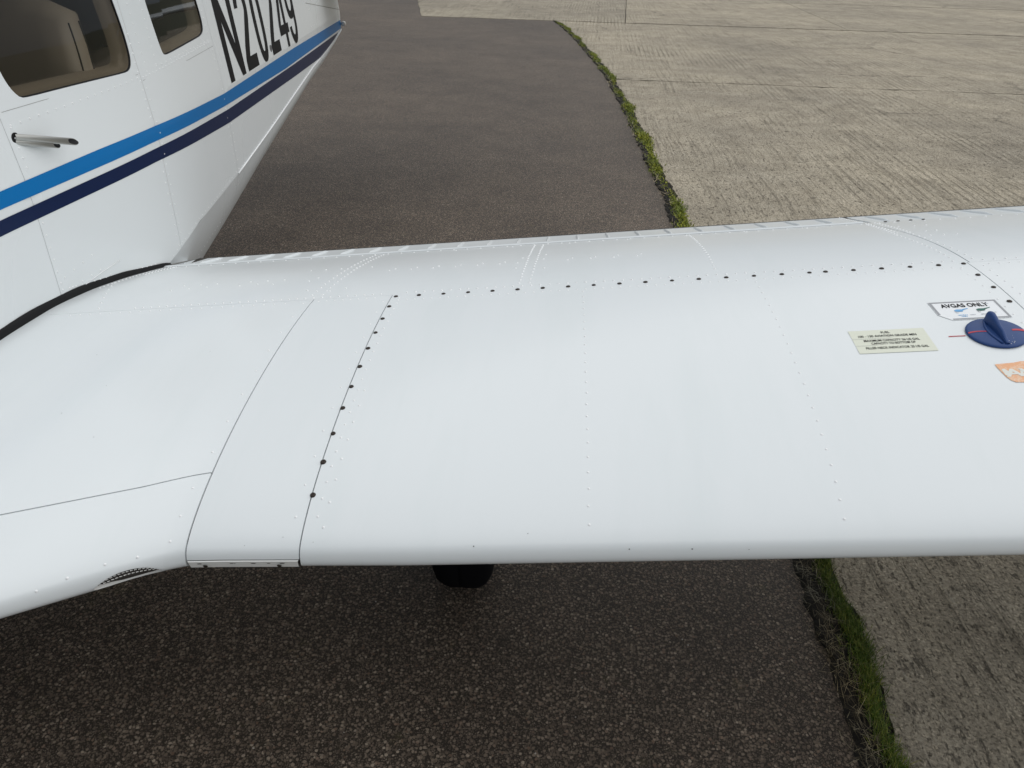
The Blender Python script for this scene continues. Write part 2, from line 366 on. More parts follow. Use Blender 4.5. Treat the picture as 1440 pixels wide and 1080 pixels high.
for i in range(13000):                                     # close to the camera
    y = rng.uniform(-.2, 1.35); c_ = .020 + rng.normal(0, .010 + .008 * abs(math.sin(y * 7.1 + .5)))
    if rng.random() < .22 * (1 + math.sin(y * 17 + 2 * math.sin(y * 5))): continue
    sp.append((edge_x(y) + c_ + .012 * math.sin(y * 13), y, .004, rng.uniform(.014, .036), rng.uniform(.0010, .0019), rng.uniform(0, 6.28), abs(rng.normal(.45, .35)), rng.uniform(.2, .8)))
for i in range(2500):
    y = rng.uniform(1.35, 3.6); sp.append((edge_x(y) + rng.normal(.01, .02), y, .004, rng.uniform(.02, .045), .0025, rng.uniform(0, 6.28), abs(rng.normal(.45, .35)), .5))
wp = []
for i in range(30000):                                    # low weeds further out, in clumps
    y = 3.5 + 13.6 * rng.random() ** 1.25
    cl = dens(y); 
    if rng.random() > .10 + 1.0 * cl ** 1.4: continue
    hgt = .30 + .62 * cl
    wp.append((edge_x(y) + .010 + rng.normal(0, .016 + .014 * cl) + .02 * math.sin(y * 3.3), y, .002, rng.uniform(.02, .05) * hgt, rng.uniform(.004, .010), rng.uniform(0, 6.28), abs(rng.normal(.8, .4)), rng.uniform(.2, .8)))
blades('grass', M['grass'], sp, label='grass under the wing, its green darkened for shade, in the joint beside the concrete', category='grass')
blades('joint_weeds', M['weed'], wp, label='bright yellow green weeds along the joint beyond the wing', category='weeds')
sp = []
for i in range(1500):
    y = rng.uniform(-.2, 1.3); sp.append((edge_x(y) + rng.normal(-.035, .022), y, .008 + .01 * rng.random(), rng.uniform(.02, .06), rng.uniform(.0004, .0009), rng.choice([1.57, 4.71]) + rng.normal(0, .9), rng.uniform(1.15, 1.5), rng.uniform(-.3, .2)))
for i in range(700):
    y = rng.uniform(3.5, 16); sp.append((edge_x(y) + rng.normal(-.04, .02), y, .012, rng.uniform(.03, .07), .004, rng.uniform(0, 6.28), rng.uniform(1.1, 1.5), .1))
blades('dry_straw', M['straw'], sp, label='dry brown straw lying along the asphalt side of the grassy joint', category='straw')
# loose pale grit on the shaded asphalt
mb = MB()
for i in range(26):
    x, y = rng.uniform(-.9, .6), rng.uniform(.05, .9); r_ = rng.uniform(.0012, .0026)
    mb.put([(x + r_, y, -.006), (x, y + r_ * 1.2, -.006), (x - r_, y, -.006), (x, y - r_ * .8, -.006), (x + r_ * .2, y, -.006 + r_ * 1.3)], [(0, 1, 4), (1, 2, 4), (2, 3, 4), (3, 0, 4)])
mb.build('loose_grit', mat('pale_grit', (.45, .43, .40), .8), kind='stuff', label='scattered pale grit lying on the shaded asphalt', category='grit')

# ================================================================== AIRCRAFT
plane = bpy.data.objects.new('light_aircraft', None); COL.objects.link(plane); plane.location = (0, 0, GH)
tag(plane, 'white low wing light aircraft with blue stripes parked on asphalt', 'aircraft')
# ---- wing surface
UPP = np.array([0,0,.313,1.208,.542,1.480,1.016,1.900,2.231,2.680,4.697,3.863,7.184,4.794,9.682,5.578,14.697,6.842,19.726,7.809,24.764,8.550,29.807,9.093,34.854,9.455,39.903,9.639,44.953,9.617,50,9.374,55.043,8.910,60.079,8.260,65.106,7.462,70.124,6.542,75.131,5.532,80.126,4.447,85.109,3.320,90.080,2.175,95.040,1.058,100,0]).reshape(-1, 2) / 100
LOW = np.array([.687,-1.008,1.484,-1.472,2.769,-1.936,5.303,-2.599,7.816,-3.098,10.318,-3.51,15.303,-4.15,20.274,-4.625,30.193,-5.205,40.097,-5.355,50,-4.962,60,-3.976,70,-2.654,80,-1.263,90,-.107,100,-.02]).reshape(-1, 2) / 100
ku = np.concatenate([-np.sqrt(LOW[::-1, 0]), np.sqrt(UPP[:, 0])]); kz = np.concatenate([LOW[::-1, 1], UPP[:, 1]])
def nat_spline(x, y):
    n = len(x); h = np.diff(x); A = np.eye(n); b = np.zeros(n)
    for i in range(1, n - 1): A[i, i - 1], A[i, i], A[i, i + 1] = h[i - 1], 2 * (h[i - 1] + h[i]), h[i]; b[i] = 6 * ((y[i + 1] - y[i]) / h[i] - (y[i] - y[i - 1]) / h[i - 1])
    m = np.linalg.solve(A, b)
    def e(q):
        q = np.clip(q, x[0], x[-1]); i = np.clip(np.searchsorted(x, q) - 1, 0, n - 2); d = q - x[i]; hh = h[i]
        return y[i] + d * ((y[i + 1] - y[i]) / hh - hh * (2 * m[i] + m[i + 1]) / 6 + d * (m[i] / 2 + d * (m[i + 1] - m[i]) / (6 * hh)))
    return e
zspl = nat_spline(ku, kz)
CH = 1.6; INC = 0.0397; TD = math.tan(0.1165); XB = -.556; XA = -.3705; XE = .862; XF = -1.245
def raw(x, u):
    x, u = np.broadcast_arrays(np.asarray(x, float), np.asarray(u, float)); s = u * u; z = zspl(u)
    xg = np.maximum(0, XB - x); yle = -.50 * xg * xg / (xg + .03) + .006 * np.clip((-.2 - x) / .3, 0, 1)
    k = np.clip((.45 - s) / .45, 0, 1); k = k * k * (3 - 2 * k) * .35 + k * .65
    tap = np.where(x > 2.6, 1 - .16 * (x - 2.6), 1.0)
    yc = CH * s * tap + yle * k + np.where(x > 2.6, .10 * (x - 2.6), 0); zc = CH * z * tap
    return np.stack([x, yc * math.cos(INC) + zc * math.sin(INC), zc * math.cos(INC) - yc * math.sin(INC) + TD * x], -1)
def surf(x, u, off=0.0):
    e = 1e-4; P = raw(x, u); tx = raw(np.asarray(x) + e, u) - P; tu = raw(x, np.asarray(u) + e) - P
    n = np.cross(tx, tu); n /= np.linalg.norm(n, axis=-1, keepdims=True)
    return P + n * np.asarray(off)[..., None] if np.ndim(off) else P + n * off
def frame(x, s, off=0.0):
    u = math.sqrt(s) if s >= 0 else -math.sqrt(-s)
    P = surf(x, u, off); a = surf(x + 1e-3, u) - surf(x - 1e-3, u); b = surf(x, u + 1e-3) - surf(x, u - 1e-3)
    a = Vector(a).normalized(); n = a.cross(Vector(b)).normalized(); b = n.cross(a)
    return Matrix(((a.x, b.x, n.x, P[0]), (a.y, b.y, n.y, P[1]), (a.z, b.z, n.z, P[2]), (0, 0, 0, 1)))
su = lambda s: math.copysign(math.sqrt(abs(s)), s)
def patch(name, x0, x1, s0, s1, m, nx=24, ns=40, gx0=.0012, gx1=.0012, gs=.0012, off=0.0, hole=None, parent=plane, xfun=None, **k):
    """a skin sheet between spanwise stations and chord fractions, its edges turned down into the seam"""
    e = .0003; us = np.linspace(su(s0), su(s1), ns); du = lambda u: gs / CH / max(2 * abs(u), .05)
    a, b = us[0] + du(us[0]), us[-1] - du(us[-1])
    U = np.concatenate([[a, a + .2 * du(a), a + 2 * du(a)], us[1:-1], [b - 2 * du(b), b - .2 * du(b), b]])
    T = np.concatenate([[0, e, .004], np.linspace(.03, x1 - x0 - .03, nx), [x1 - x0 - .004, x1 - x0 - e, x1 - x0]])
    T = T + np.where(T < .02, gx0, 0) - np.where(T > x1 - x0 - .02, gx1, 0)
    X = x0 + T
    XX, UU = np.meshgrid(X, U, indexing='ij'); O = np.full(XX.shape, off); O[0, :] = O[-1, :] = O[:, 0] = O[:, -1] = -.004
    if xfun: XX = xfun(XX, UU)
    V = surf(XX, UU, O); na, nb = XX.shape
    Fc = [(i * nb + j, (i + 1) * nb + j, (i + 1) * nb + j + 1, i * nb + j + 1) for i in range(na - 1) for j in range(nb - 1)]
    V = V.reshape(-1, 3)
    if hole: V, Fc = hole(V, Fc, XX.reshape(-1), UU.reshape(-1))
    o = obj(name, V, Fc, m, parent, True, **k); o.data.set_sharp_from_angle(angle=R(38)); return o
# dark core just under the skins (what shows in the seams)
X = np.linspace(XF - .01, 3.6, 70); U = np.concatenate([np.linspace(-.995, -.2, 24), np.linspace(-.18, .2, 24), np.linspace(.22, .92, 40)])
XX, UU = np.meshgrid(X, U, indexing='ij'); na, nb = XX.shape
obj('wing_structure', surf(XX, UU, np.where(np.abs(UU) < .10, -.006, -.0035)).reshape(-1, 3), [(i * nb + j, (i + 1) * nb + j, (i + 1) * nb + j + 1, i * nb + j + 1) for i in range(na - 1) for j in range(nb - 1)], M['groove'], plane, True)
# lower skin
U = -np.sqrt(np.linspace(.06, .99, 30))[::-1]; X = np.linspace(XF - .3, 3.6, 40); XX, UU = np.meshgrid(X, U, indexing='ij'); na, nb = XX.shape
obj('wing_lower_skin', surf(XX, UU, .0005).reshape(-1, 3), [(i * nb + j, (i + 1) * nb + j, (i + 1) * nb + j + 1, i * nb + j + 1) for i in range(na - 1) for j in range(nb - 1)], M['white'], plane, True)
tipu = np.concatenate([np.linspace(-.995, -.15, 16), np.linspace(-.10, .10, 7), np.linspace(.15, .995, 20)])
tp = [raw(3.6, u) for u in tipu]; tq = [p + np.array([.10, 0, 0]) * max(0, 1 - abs(abs(u) - .45) * 2.2) * .6 for p, u in zip(tp, tipu)]; tc_ = np.mean(tp, axis=0) + np.array([.10, 0, 0]); nt_ = len(tp)
obj('wing_tip', tp + tq + [tc_], [(i, i + 1, nt_ + i + 1, nt_ + i) for i in range(nt_ - 1)] + [(nt_ + i, nt_ + i + 1, 2 * nt_) for i in range(nt_ - 1)], M['white'], plane, True)
SS = .455
# cabin air inlet: an oval hole through the nose of the root fairing
IX, IU, IRX, IRU = -.638, -.045, .047, .076
def inlet_hole(V, Fc, X_, U_):
    d = np.hypot((X_ - IX) / IRX, (U_ - IU) / IRU)
    keep = [q for q in Fc if d[list(q)].max() > 1.0]
    for i in np.where(d < 1.0)[0]:                      # snap the ragged rim to the oval
        a = math.atan2((U_[i] - IU) / IRU, (X_[i] - IX) / IRX)
        V[i] = surf(IX + IRX * math.cos(a), IU + IRU * math.sin(a), -.0002)
    return V, keep
# the seam across the root fairing climbs towards the wing
def sroot(x): return np.interp(x, [-1.3, -.86, -.765, -.66, -.556], [.104, .0885, .0850, .0812, .0815])
root_fairing = None
def fair_patch(name, lo, hi, ns, nx, hole=None, m=M['white']):
    X = np.concatenate([[XF - .02], np.linspace(XF, XB - .03, nx), [XB - .0058, XB - .0015, XB - .0010]])
    T = np.concatenate([[0, .0004, .004], np.linspace(.02, .98, ns), [.996, .9996, 1]])
    XX, TT = np.meshgrid(X, T, indexing='ij'); lo_ = lo(XX); hi_ = hi(XX); UU = lo_ + (hi_ - lo_) * TT
    O = np.zeros(XX.shape); O[-1, :] = -.004; O[:, 0] = -.004; O[:, -1] = -.004
    V = surf(XX, UU, O).reshape(-1, 3); na, nb = XX.shape
    Fc = [(i * nb + j, (i + 1) * nb + j, (i + 1) * nb + j + 1, i * nb + j + 1) for i in range(na - 1) for j in range(nb - 1)]
    if hole: V, Fc = hole(V, Fc, XX.reshape(-1), UU.reshape(-1))
    o = obj(name, V, Fc, m, plane, True); o.data.set_sharp_from_angle(angle=R(38)); return o
usr = lambda x: np.sqrt(sroot(x))
root_fairing = fair_patch('root_fairing', lambda x: usr(x) + .0010, lambda x: x * 0 + math.sqrt(SS) - .0002, 40, 40)
nose_fairing = fair_patch('nose_fairing', lambda x: x * 0 - .34, lambda x: usr(x) - .0010, 120, 150, inlet_hole)
root_panel = patch('root_panel', XB, XA, .00006, SS, M['white'], 14, 70, gx0=.0010, gx1=.0010, gs=.0003)
tank_panel = patch('tank_panel', XA, XE, -.10, SS, M['white'], 50, 70, gx0=.0010, off=.0008, gs=.0001)
outer_nose = patch('outboard_nose_skin', XE, 3.6, -.10, SS, M['white'], 50, 60, gs=.0001)
aft_skin = patch('aft_skin', XF - .03, XE + .006, SS, .835, M['white'], 60, 46, gs=.0002, gx1=.0010)
aft_out = patch('outboard_aft_skin', XE + .006, 3.6, SS, .835, M['white'], 50, 40, gs=.0004)
# rolled aft lip of the skin
def lip(name, x0, x1, par):
    X = np.linspace(x0, x1, 40); pr = [(.828, .0006), (.834, .0030), (.840, .0040), (.846, .0034), (.849, -.002)]
    V = np.concatenate([surf(X, np.full(X.shape, math.sqrt(s)), o) for s, o in pr]); n = len(X)
    Fc = [(j * n + i, j * n + i + 1, (j + 1) * n + i + 1, (j + 1) * n + i) for j in range(len(pr) - 1) for i in range(n - 1)]
    return obj(name, V, Fc, M['white'], par, True)
lip('skin_lip', XF - .02, .868, aft_skin)
# flap and aileron: thin tapered sheets with pressed stiffening beads
def control(name, x0, x1, s0=.84):
    X = np.linspace(x0, x1, 40); S = [.842, .86, .90, .94, .97, .992, .998, .9985]; O = [-.006, -.0035, -.003, -.0025, -.002, -.001, -.002, -.004]
    rows_ = [surf(X, np.full(X.shape, math.sqrt(s)), o) for s, o in zip(S, O)]
    S2 = [.995, .97, .94, .90, .86]
    rows_ += [surf(X, np.full(X.shape, -math.sqrt(s)), -.001) for s in S2]
    V = np.concatenate(rows_); n = len(X)
    Fc = [(j * n + i, j * n + i + 1, (j + 1) * n + i + 1, (j + 1) * n + i) for j in range(len(rows_) - 1) for i in range(n - 1)]
    Fc += [tuple(j * n for j in range(len(rows_)))[::-1], tuple(j * n + n - 1 for j in range(len(rows_)))]
    return obj(name, V, Fc, M['white'], plane, False)
flap = control('flap', XF + .03, .897); aileron = control('aileron', .909, 3.3)
for o_ in (flap, aileron):
    me = o_.data
    for p_ in me.polygons: p_.use_smooth = True
    me.set_sharp_from_angle(angle=R(35)) if hasattr(me, 'set_sharp_from_angle') else None
def bead_mesh():
    V = []; Fc = []; S = np.linspace(.855, .990, 10); n = 7
    for i, s in enumerate(S):
        hgt = .0064 * min(1, 4.5 * min(i, 9 - i) / 9 + .0) ; wd = .011 * (.55 + .45 * math.sin(math.pi * (i + .6) / 10.2))
        for k in range(n):
            t = k / (n - 1) * 2 - 1
            P = surf(t * wd / 2, math.sqrt(s), -.0032 + hgt * math.cos(t * math.pi / 2) ** .8)
            V.append(P)
    for i in range(9):
        for k in range(n - 1): Fc.append((i * n + k, i * n + k + 1, (i + 1) * n + k + 1, (i + 1) * n + k))
    return mesh('bead', V, Fc, True)
bm_ = bead_mesh(); bm_.materials.append(M['white'])
xb = -1.155
while xb < .88:
    o = add('bead', bm_, None, flap); o.location = (xb, 0, TD * xb); xb += .0935
xb = .96
while xb < 3.2:
    o = add('bead', bm_, None, aileron); o.location = (xb, 0, TD * xb); xb += .0935
# stall strip plate on the nose of the root panel
def stall():
    X = np.linspace(XB + .002, XA - .002, 20); pr = [(.0090, .0002), (.0040, .0012), (-.052, .0022), (-.058, .0020), (-.13, .0006), (-.32, .0004)]
    ins = [0, .001, .002, .002, .001, 0]
    V = np.concatenate([surf(X + i_ * np.linspace(1, -1, 20), np.full(X.shape, u), o) for (u, o), i_ in zip(pr, ins)]); n = 20; m = len(pr)
    Fc = [(j * n + i, j * n + i + 1, (j + 1) * n + i + 1, (j + 1) * n + i) for j in range(m - 1) for i in range(n - 1)]
    return obj('stall_strip', V, Fc, M['strip'], plane)
stall_strip = stall()

# ---- rivets and screws
def dome(r, h, n=8):
    V = [(r * math.cos(2 * math.pi * k / n), r * math.sin(2 * math.pi * k / n), -.0006) for k in range(n)]
    V += [(.72 * r * math.cos(2 * math.pi * k / n), .72 * r * math.sin(2 * math.pi * k / n), h * .72) for k in range(n)] + [(0, 0, h)]
    Fc = [(k, (k + 1) % n, n + (k + 1) % n, n + k) for k in range(n)] + [(n + k, n + (k + 1) % n, 2 * n) for k in range(n)]
    return [Vector(q) for q in V], Fc
RV, RF = dome(.0027, .0014)
def rivets(par, pts, r=1.0, hs_=1.0, name='rivet_row'):
    mb = MB()
    for x, s in pts:
        fm = frame(x, s, 0.0008 if par is tank_panel else 0); k = r * random.uniform(.92, 1.06)
        mb.put([fm @ Vector((q.x * k, q.y * k, q.z * k * hs_)) for q in RV], RF)
    return mb.build(name, M['rivet'], par, True, kind='stuff')
def arc_line(x0, s0, x1, s1, pitch, jit=.0006):
    """points at even pitch along the skin between two (span, chord) places"""
    t = np.linspace(0, 1, 400); u = su(s0) + (su(s1) - su(s0)) * t; x = x0 + (x1 - x0) * t
    P = raw(x, u); d = np.concatenate([[0], np.cumsum(np.linalg.norm(np.diff(P, axis=0), axis=1))]); n = max(1, int(round(d[-1] / pitch)))
    tt = np.interp(np.linspace(0, d[-1], n + 1), d, t); uu = su(s0) + (su(s1) - su(s0)) * tt
    return [(float(x0 + (x1 - x0) * a + random.uniform(-jit, jit)), float(math.copysign(b * b, b)), ) for a, b in zip(tt, uu)]
tk = []
for xx, xx2 in ((.060, .070), (.423, .433)): tk += arc_line(xx, .425, xx2, .018, .030)
tk += arc_line(-.350, .44, -.352, .03, .032) + arc_line(-.338, .20, -.338, .02, .045)
tk += arc_line(-.35, .432, .84, .436, .019) + arc_line(.835, .43, .838, .18, .03) + arc_line(.83, .15, .835, .02, .05)
rivets(tank_panel, tk, .95, .8)
rivets(root_panel, arc_line(-.385, .43, -.388, .03, .06) + arc_line(-.54, .445, -.41, .447, .018), .9, .8)
rivets(root_fairing, arc_line(-.575, .44, -.572, .11, .075) + [(-1.08, .2), (-1.12, .17), (-1.17, .15), (-.98, .145)] + arc_line(-1.15, .447, -.62, .444, .026), .95)
rivets(nose_fairing, [(-.578, .065), (-.58, .035), (-.583, .012), (-.625, .0062), (-.668, .0075), (-.715, .0055), (-.752, .003)], 1.0, .8)
af = arc_line(-1.19, .812, .85, .812, .0405) + arc_line(-.30, .80, .7, .803, .162)
af += arc_line(-.545, .475, -.520, .80, .027) + arc_line(-.570, .475, -.545, .80, .030) + [(-.50, .5), (-.535, .49), (-.595, .50)]
af += arc_line(-.083, .475, -.068, .80, .0255) + arc_line(-.060, .475, -.043, .80, .029) + [(-.10, .56), (-.10, .6), (-.035, .62), (-.03, .55), (-.03, .66), (-.09, .64)]
af += arc_line(.355, .49, .376, .81, .027)
for i in range(12): xq = -.43 + .057 * i; af += [(xq, .600), (xq + .012, .612)] if abs(xq + .06) > .07 else []
for i in range(5): xq = -.66 + .042 * i; af += [(xq, .642)]
for i in range(9): xq = -.98 + .045 * i; af += [(xq, .548 + .004 * (i % 3)), (xq + .015, .575)] if i % 4 != 3 else []
af += arc_line(-1.0, .462, -.40, .462, .020) + arc_line(-.34, .463, .84, .463, .0205)
af += arc_line(.845, .48, .835, .64, .022) + arc_line(.835, .64, .858, .80, .021) + arc_line(.848, .66, .868, .82, .023)
af += arc_line(-1.222, .60, -1.215, .84, .018) + arc_line(-1.20, .72, -1.19, .83, .016) + arc_line(-1.10, .47, -1.22, .64, .05)
rivets(aft_skin, af, 1.1, 1.2)
ao = arc_line(.90, .812, 3.3, .812, .0405) + arc_line(.884, .47, .872, .66, .03) + arc_line(.878, .66, .892, .82, .022) + arc_line(.90, .462, 2.2, .462, .022) + [(.92, .665), (.945, .665), (.90, .62), (.93, .62), (.96, .62), (.97, .735), (.94, .735), (.9, .735)]
rivets(aft_out, ao, 1.1, 1.2)
rivets(outer_nose, arc_line(.885, .44, .885, .05, .03) + arc_line(.90, .445, 2.4, .445, .02), .95)
rivets(flap, [(-1.19 + .008 * i, .855 + .028 * (i % 4)) for i in range(9)] + arc_line(.872, .86, .885, .98, .018), .8)
# screws: 30 dark countersunk screws holding the tank skin
def screw_mesh():
    V = []; Fc = []; n = 12; rings = [(.0060, 0.0), (.0054, .0016), (.0040, .0024), (.0016, .0025)]
    for r_, h in rings: V += [(r_ * math.cos(2 * math.pi * k / n), r_ * math.sin(2 * math.pi * k / n), h) for k in range(n)]
    for j in range(3): Fc += [(j * n + k, j * n + (k + 1) % n, (j + 1) * n + (k + 1) % n, (j + 1) * n + k) for k in range(n)]
    V.append((0, 0, .0008)); Fc += [(3 * n + k, 3 * n + (k + 1) % n, 4 * n) for k in range(n)]
    me = mesh('screw', V, Fc, True); me.materials.append(M['screw']); return me
sm = screw_mesh()
spar = [-.307, -.251, -.195, -.14, -.084, -.028, .028, .084, .14, .196, .253, .310, .368, .426, .484, .541, .574, .631, .688, .745, .802]
scr = [(-.360, .4465)] + [(x, .4465 + .0015 * (x + .3)) for x in spar] + [(.852, .449), (.850, .406), (.851, .366), (.851, .326)]
scr += [(-.3625 - .006 * (.41 - s) / .36, s) for s in (.409, .369, .329, .289, .248, .208, .170, .130, .091, .052)]
for x, s in scr:
    o = add('screw', sm, None, tank_panel); o.matrix_local = frame(x, s, .0009) @ Matrix.Rotation(random.uniform(0, 1), 4, 'Z') @ Matrix.Scale(random.uniform(.76, .88), 4)
for i in range(4):
    o = add('screw', sm, None, aft_out); o.matrix_local = frame(.925 + .034 * i, .826, .0005) @ Matrix.Scale(.8, 4)
for x in (XB + .030, XA - .034):
    o = add('screw', sm, None, stall_strip); o.matrix_local = frame(x, -.0008, .0016) @ Matrix.Scale(.62, 4)
# scuffs: tiny paint chips
chip = MB()
for x, s in ((-.95, .33), (-.86, .26), (-.90, .22), (-.80, .17), (-1.02, .10), (-.10, .004), (.13, .0015), (.22, .0012), (-.02, .012), (-.46, .006), (-.40, .012), (.30, .0008), (-.70, .31), (-.35, .008)):
    fm = frame(x, s, .0011); r_ = random.uniform(.0006, .0014)
    chip.put([fm @ Vector((r_ * a, r_ * b, 0)) for a, b in ((1, 0), (.3, .8), (-.9, .4), (-.6, -.7), (.5, -.6))], [(0, 1, 2, 3, 4)])
for x in (XB + .075, XB + .022, XA - .05, XA - .075, XA - .028, XB + .08):
    fm = frame(x, -.00002, .0022); r_ = random.uniform(.001, .0026)
    chip.put([fm @ Vector((r_ * 2 * a, r_ * .5 * b, 0)) for a, b in ((1, 0), (.3, .8), (-.9, .4), (-.6, -.7), (.5, -.6))], [(0, 1, 2, 3, 4)])
chip.build('paint_chip', M['groove'], plane, kind='stuff')
# air inlet interior: recessed throat, lower lip and perforated screen; a dark plate stands in for the duct's shade
def inlet():
    V = []; Fc = []; n = 40
    for k, (sc, dp) in enumerate(((1.0, -.0003), (.985, -.003), (.95, -.0065), (.80, -.0085), (.3, -.009))):
        for i in range(n):
            a = 2 * math.pi * i / n; V.append(surf(IX + IRX * sc * math.cos(a), IU + IRU * sc * math.sin(a), dp))
    for j in range(4):
        for i in range(n): Fc.append((j * n + i, j * n + (i + 1) % n, (j + 1) * n + (i + 1) % n, (j + 1) * n + i))
    Fc.append(tuple(range(4 * n, 5 * n)))
    o = obj('air_inlet', V, Fc, M['strip'], plane, True)
    V = [surf(IX + IRX * .97 * math.cos(a), IU + IRU * .97 * math.sin(a), -.0048) for a in np.linspace(.05, math.pi - .05, 24)] + [surf(IX + IRX * .97 * t, IU + IRU * (.80 - .50 * t * t), -.0048) for t in np.linspace(-.95, .95, 20)]
    obj('inlet_shade_plate', V, [tuple(range(len(V)))], M['dark'], o)  # flat dark sheet painted as the shade inside the opening
    mb = MB()
    for j, (t0, w0) in enumerate(((.88, .0008), (.70, .0007))):   # perforated edge: rows of short bright links
        for x in np.arange(-.80, .82, .115):
            q = 1 - x * x; u0 = IU + IRU * (t0 * math.sqrt(q) - .02 * j)
            mb.put(*tube([surf(IX + IRX * (x + d + .04 * j), u0, -.0030) for d in (-.038, 0, .038)], w0, 5))
    mb.build('inlet_screen', M['strip'], o, True, kind='stuff')
inlet()

# ---- placards, fuel cap
def decal(name, polys, m, par, off=.0016):
    mb = MB()
    for poly in polys:
        V = [surf(x, su(s), off) for x, s in poly]; mb.put(V, [tuple(range(len(V)))])
    return mb.build(name, m, par)
def rect(x0, s0, x1, s1): return [(x0, s0), (x1, s0), (x1, s1), (x0, s1)]
def decal_text(name, lines, m, par, off=.0019):
    """lines: (text, centre x, baseline s, cap height in metres, width in metres or None, boldness)"""
    mb = MB()
    for txt, cx, s, h, wd, bold in lines:
        v_, f_ = text_mesh(txt, 1.0, bold); a = np.array(v_); k = h / .70; w0 = a[:, 0].max() - a[:, 0].min()
        kx = wd / w0 if wd else k
        mb.put([surf(cx + (x - (a[:, 0].max() + a[:, 0].min()) / 2) * kx, su(s + y * k / CH), off) for x, y in v_], f_)
    return mb.build(name, m, par)
fp = decal('fuel_placard', [rect(.538, .2275, .668, .2740)], M['label'], plane)
decal_text('lettering', [('FUEL', .600, .2662, .0066, .015, .012), ('100 - 130 AVIATION GRADE MIN', .600, .2592, .0066, .099, .012), ('MAXIMUM CAPACITY 36 US GAL', .603, .2500, .0066, .094, .012), ('CAPACITY TO BOTTOM OF', .603, .2440, .0066, .074, .012), ('FILLER NECK INDICATOR 25 US GAL', .605, .2352, .0066, .104, .012)], M['black'], fp)
decal('rule', [rect(.5385, .2560, .606, .2563), rect(.5385, .2421, .575, .2424)], M['greyline'], fp, .0019)
ap = decal('avgas_placard', [[(.709, .3005), (.727, .2875), (.829, .2875), (.829, .3325), (.709, .3325)]], M['labelw'], plane)
decal('border', [rect(.710, .3292, .8285, .3318), rect(.8245, .2885, .8285, .3292), rect(.729, .2885, .8245, .2908), rect(.710, .3005, .7142, .3292)], M['greyline'], ap, .0019)
decal_text('lettering', [('AVGAS ONLY', .768, .3172, .0140, .084, .028)], M['black'], ap)
def nozzle(cx, s, k):   # small pump-nozzle pictogram: grip, trigger guard and spout
    q = lambda pts: [(cx + a * k, s + b * k / CH) for a, b in pts]
    return [q([(-.8, -.15), (-.35, -.35), (.35, -.30), (.6, .1), (.35, .42), (-.35, .45), (-.75, .25)]), q([(.56, .12), (1.5, .62), (1.5, .78), (.40, .42)])], [q([(-.82, -.1), (-.7, -.1), (-.62, -.75), (-.74, -.75)]), q([(-.74, -.75), (-.4, -.75), (-.42, -.62), (-.72, -.62)])]
a1, a2 = nozzle(.752, .3085, .0115); decal('pump_icon', a1, M['icoblue'], ap, .0019); decal('icon_trigger', a2, M['faint'], ap, .0019)
a1, a2 = nozzle(.7905, .3085, .0115); decal('pump_icon', a1, M['icogreen'], ap, .0019); decal('icon_trigger', a2, M['greyline'], ap, .0019)
sm_b = []; sm_g = []; sm_f = []
def smallprint(dst, x0, x1, s, h=.0028):
    x = x0
    while x < x1: wq = random.uniform(.0012, .0028); dst.append(rect(x, s, min(x + wq, x1), s + h / CH * random.uniform(.7, 1.0))); x += wq + .0008
smallprint(sm_b, .7435, .760, .2972); smallprint(sm_b, .747, .757, .2940)
smallprint(sm_g, .7830, .800, .2972); smallprint(sm_g, .788, .798, .2940); smallprint(sm_f, .764, .773, .2972); smallprint(sm_f, .804, .812, .3005); smallprint(sm_f, .806, .812, .3225)
tag(decal('small_print', sm_b, M['icoblue'], ap, .0019), kind='stuff'); tag(decal('small_print', sm_g, M['greyline'], ap, .0019), kind='stuff'); tag(decal('small_print', sm_f, M['faint'], ap, .0019), kind='stuff')
os_ = decal('orange_sticker', [[(.7395, .1985), (.7400, .192), (.7420, .184), (.7440, .1770), (.7475, .1715), (.7535, .1682), (.790, .1675), (.860, .1665), (.880, .176), (.880, .2005), (.860, .2015), (.800, .2012), (.782, .2018), (.770, .2000)]], M['orange'], plane)
decal_text('lettering', [('AVGAS', .8035, .1775, .0190, .118, .035)], M['letterwhite'], os_, .0020)
decal('letter_wear', [[(.7445, .1800), (.7520, .1782), (.7560, .1830), (.7490, .1905), (.7440, .1895)], [(.768, .180), (.7715, .1775), (.7745, .185), (.7722, .190)]], M['letterwhite'], os_, .0018)
decal('index_mark', [rect(.6995, .2528, .7275, .2543)], M['red'], plane)
fm = frame(.7785, .2545, .0008); CR = .0485
cap = obj('fuel_cap', *lathe([(.044, 0), (CR - .001, .0004), (CR, .0022), (CR - .0012, .0042), (CR - .004, .0052), (.030, .0066), (.012, .0072)], 48, fm), M['cap'], plane, True)
capf = fm @ Matrix.Translation((0, 0, .0056))
def fin():
    V = []; Fc = []; st = [(.040, .0055, .004), (.037, .0066, .020), (.034, .0072, .0208), (.026, .0068, .0226), (.015, .0060, .0208), (0, .0053, .0162), (-.016, .0042, .0135), (-.030, .0038, .0075), (-.042, .0032, .0030)]
    for y, wd, h in st:
        for a, b in ((-1.25, -.2), (-1.0, .35), (-.80, .80), (-.45, .97), (0, 1), (.45, .97), (.80, .80), (1.0, .35), (1.25, -.2)): V.append(capf @ Vector((a * wd, y, b * h if b > 0 else -.002)))
    n = 9
    for j in range(len(st) - 1):
        for k in range(n - 1): Fc.append((j * n + k, j * n + k + 1, (j + 1) * n + k + 1, (j + 1) * n + k))
    Fc += [tuple(range(n)), tuple(range((len(st) - 1) * n, len(st) * n))[::-1]]
    return obj('handle', V, Fc, M['cap'], cap, True)
fin()
mb = MB()       # low raised webs running beside the fin
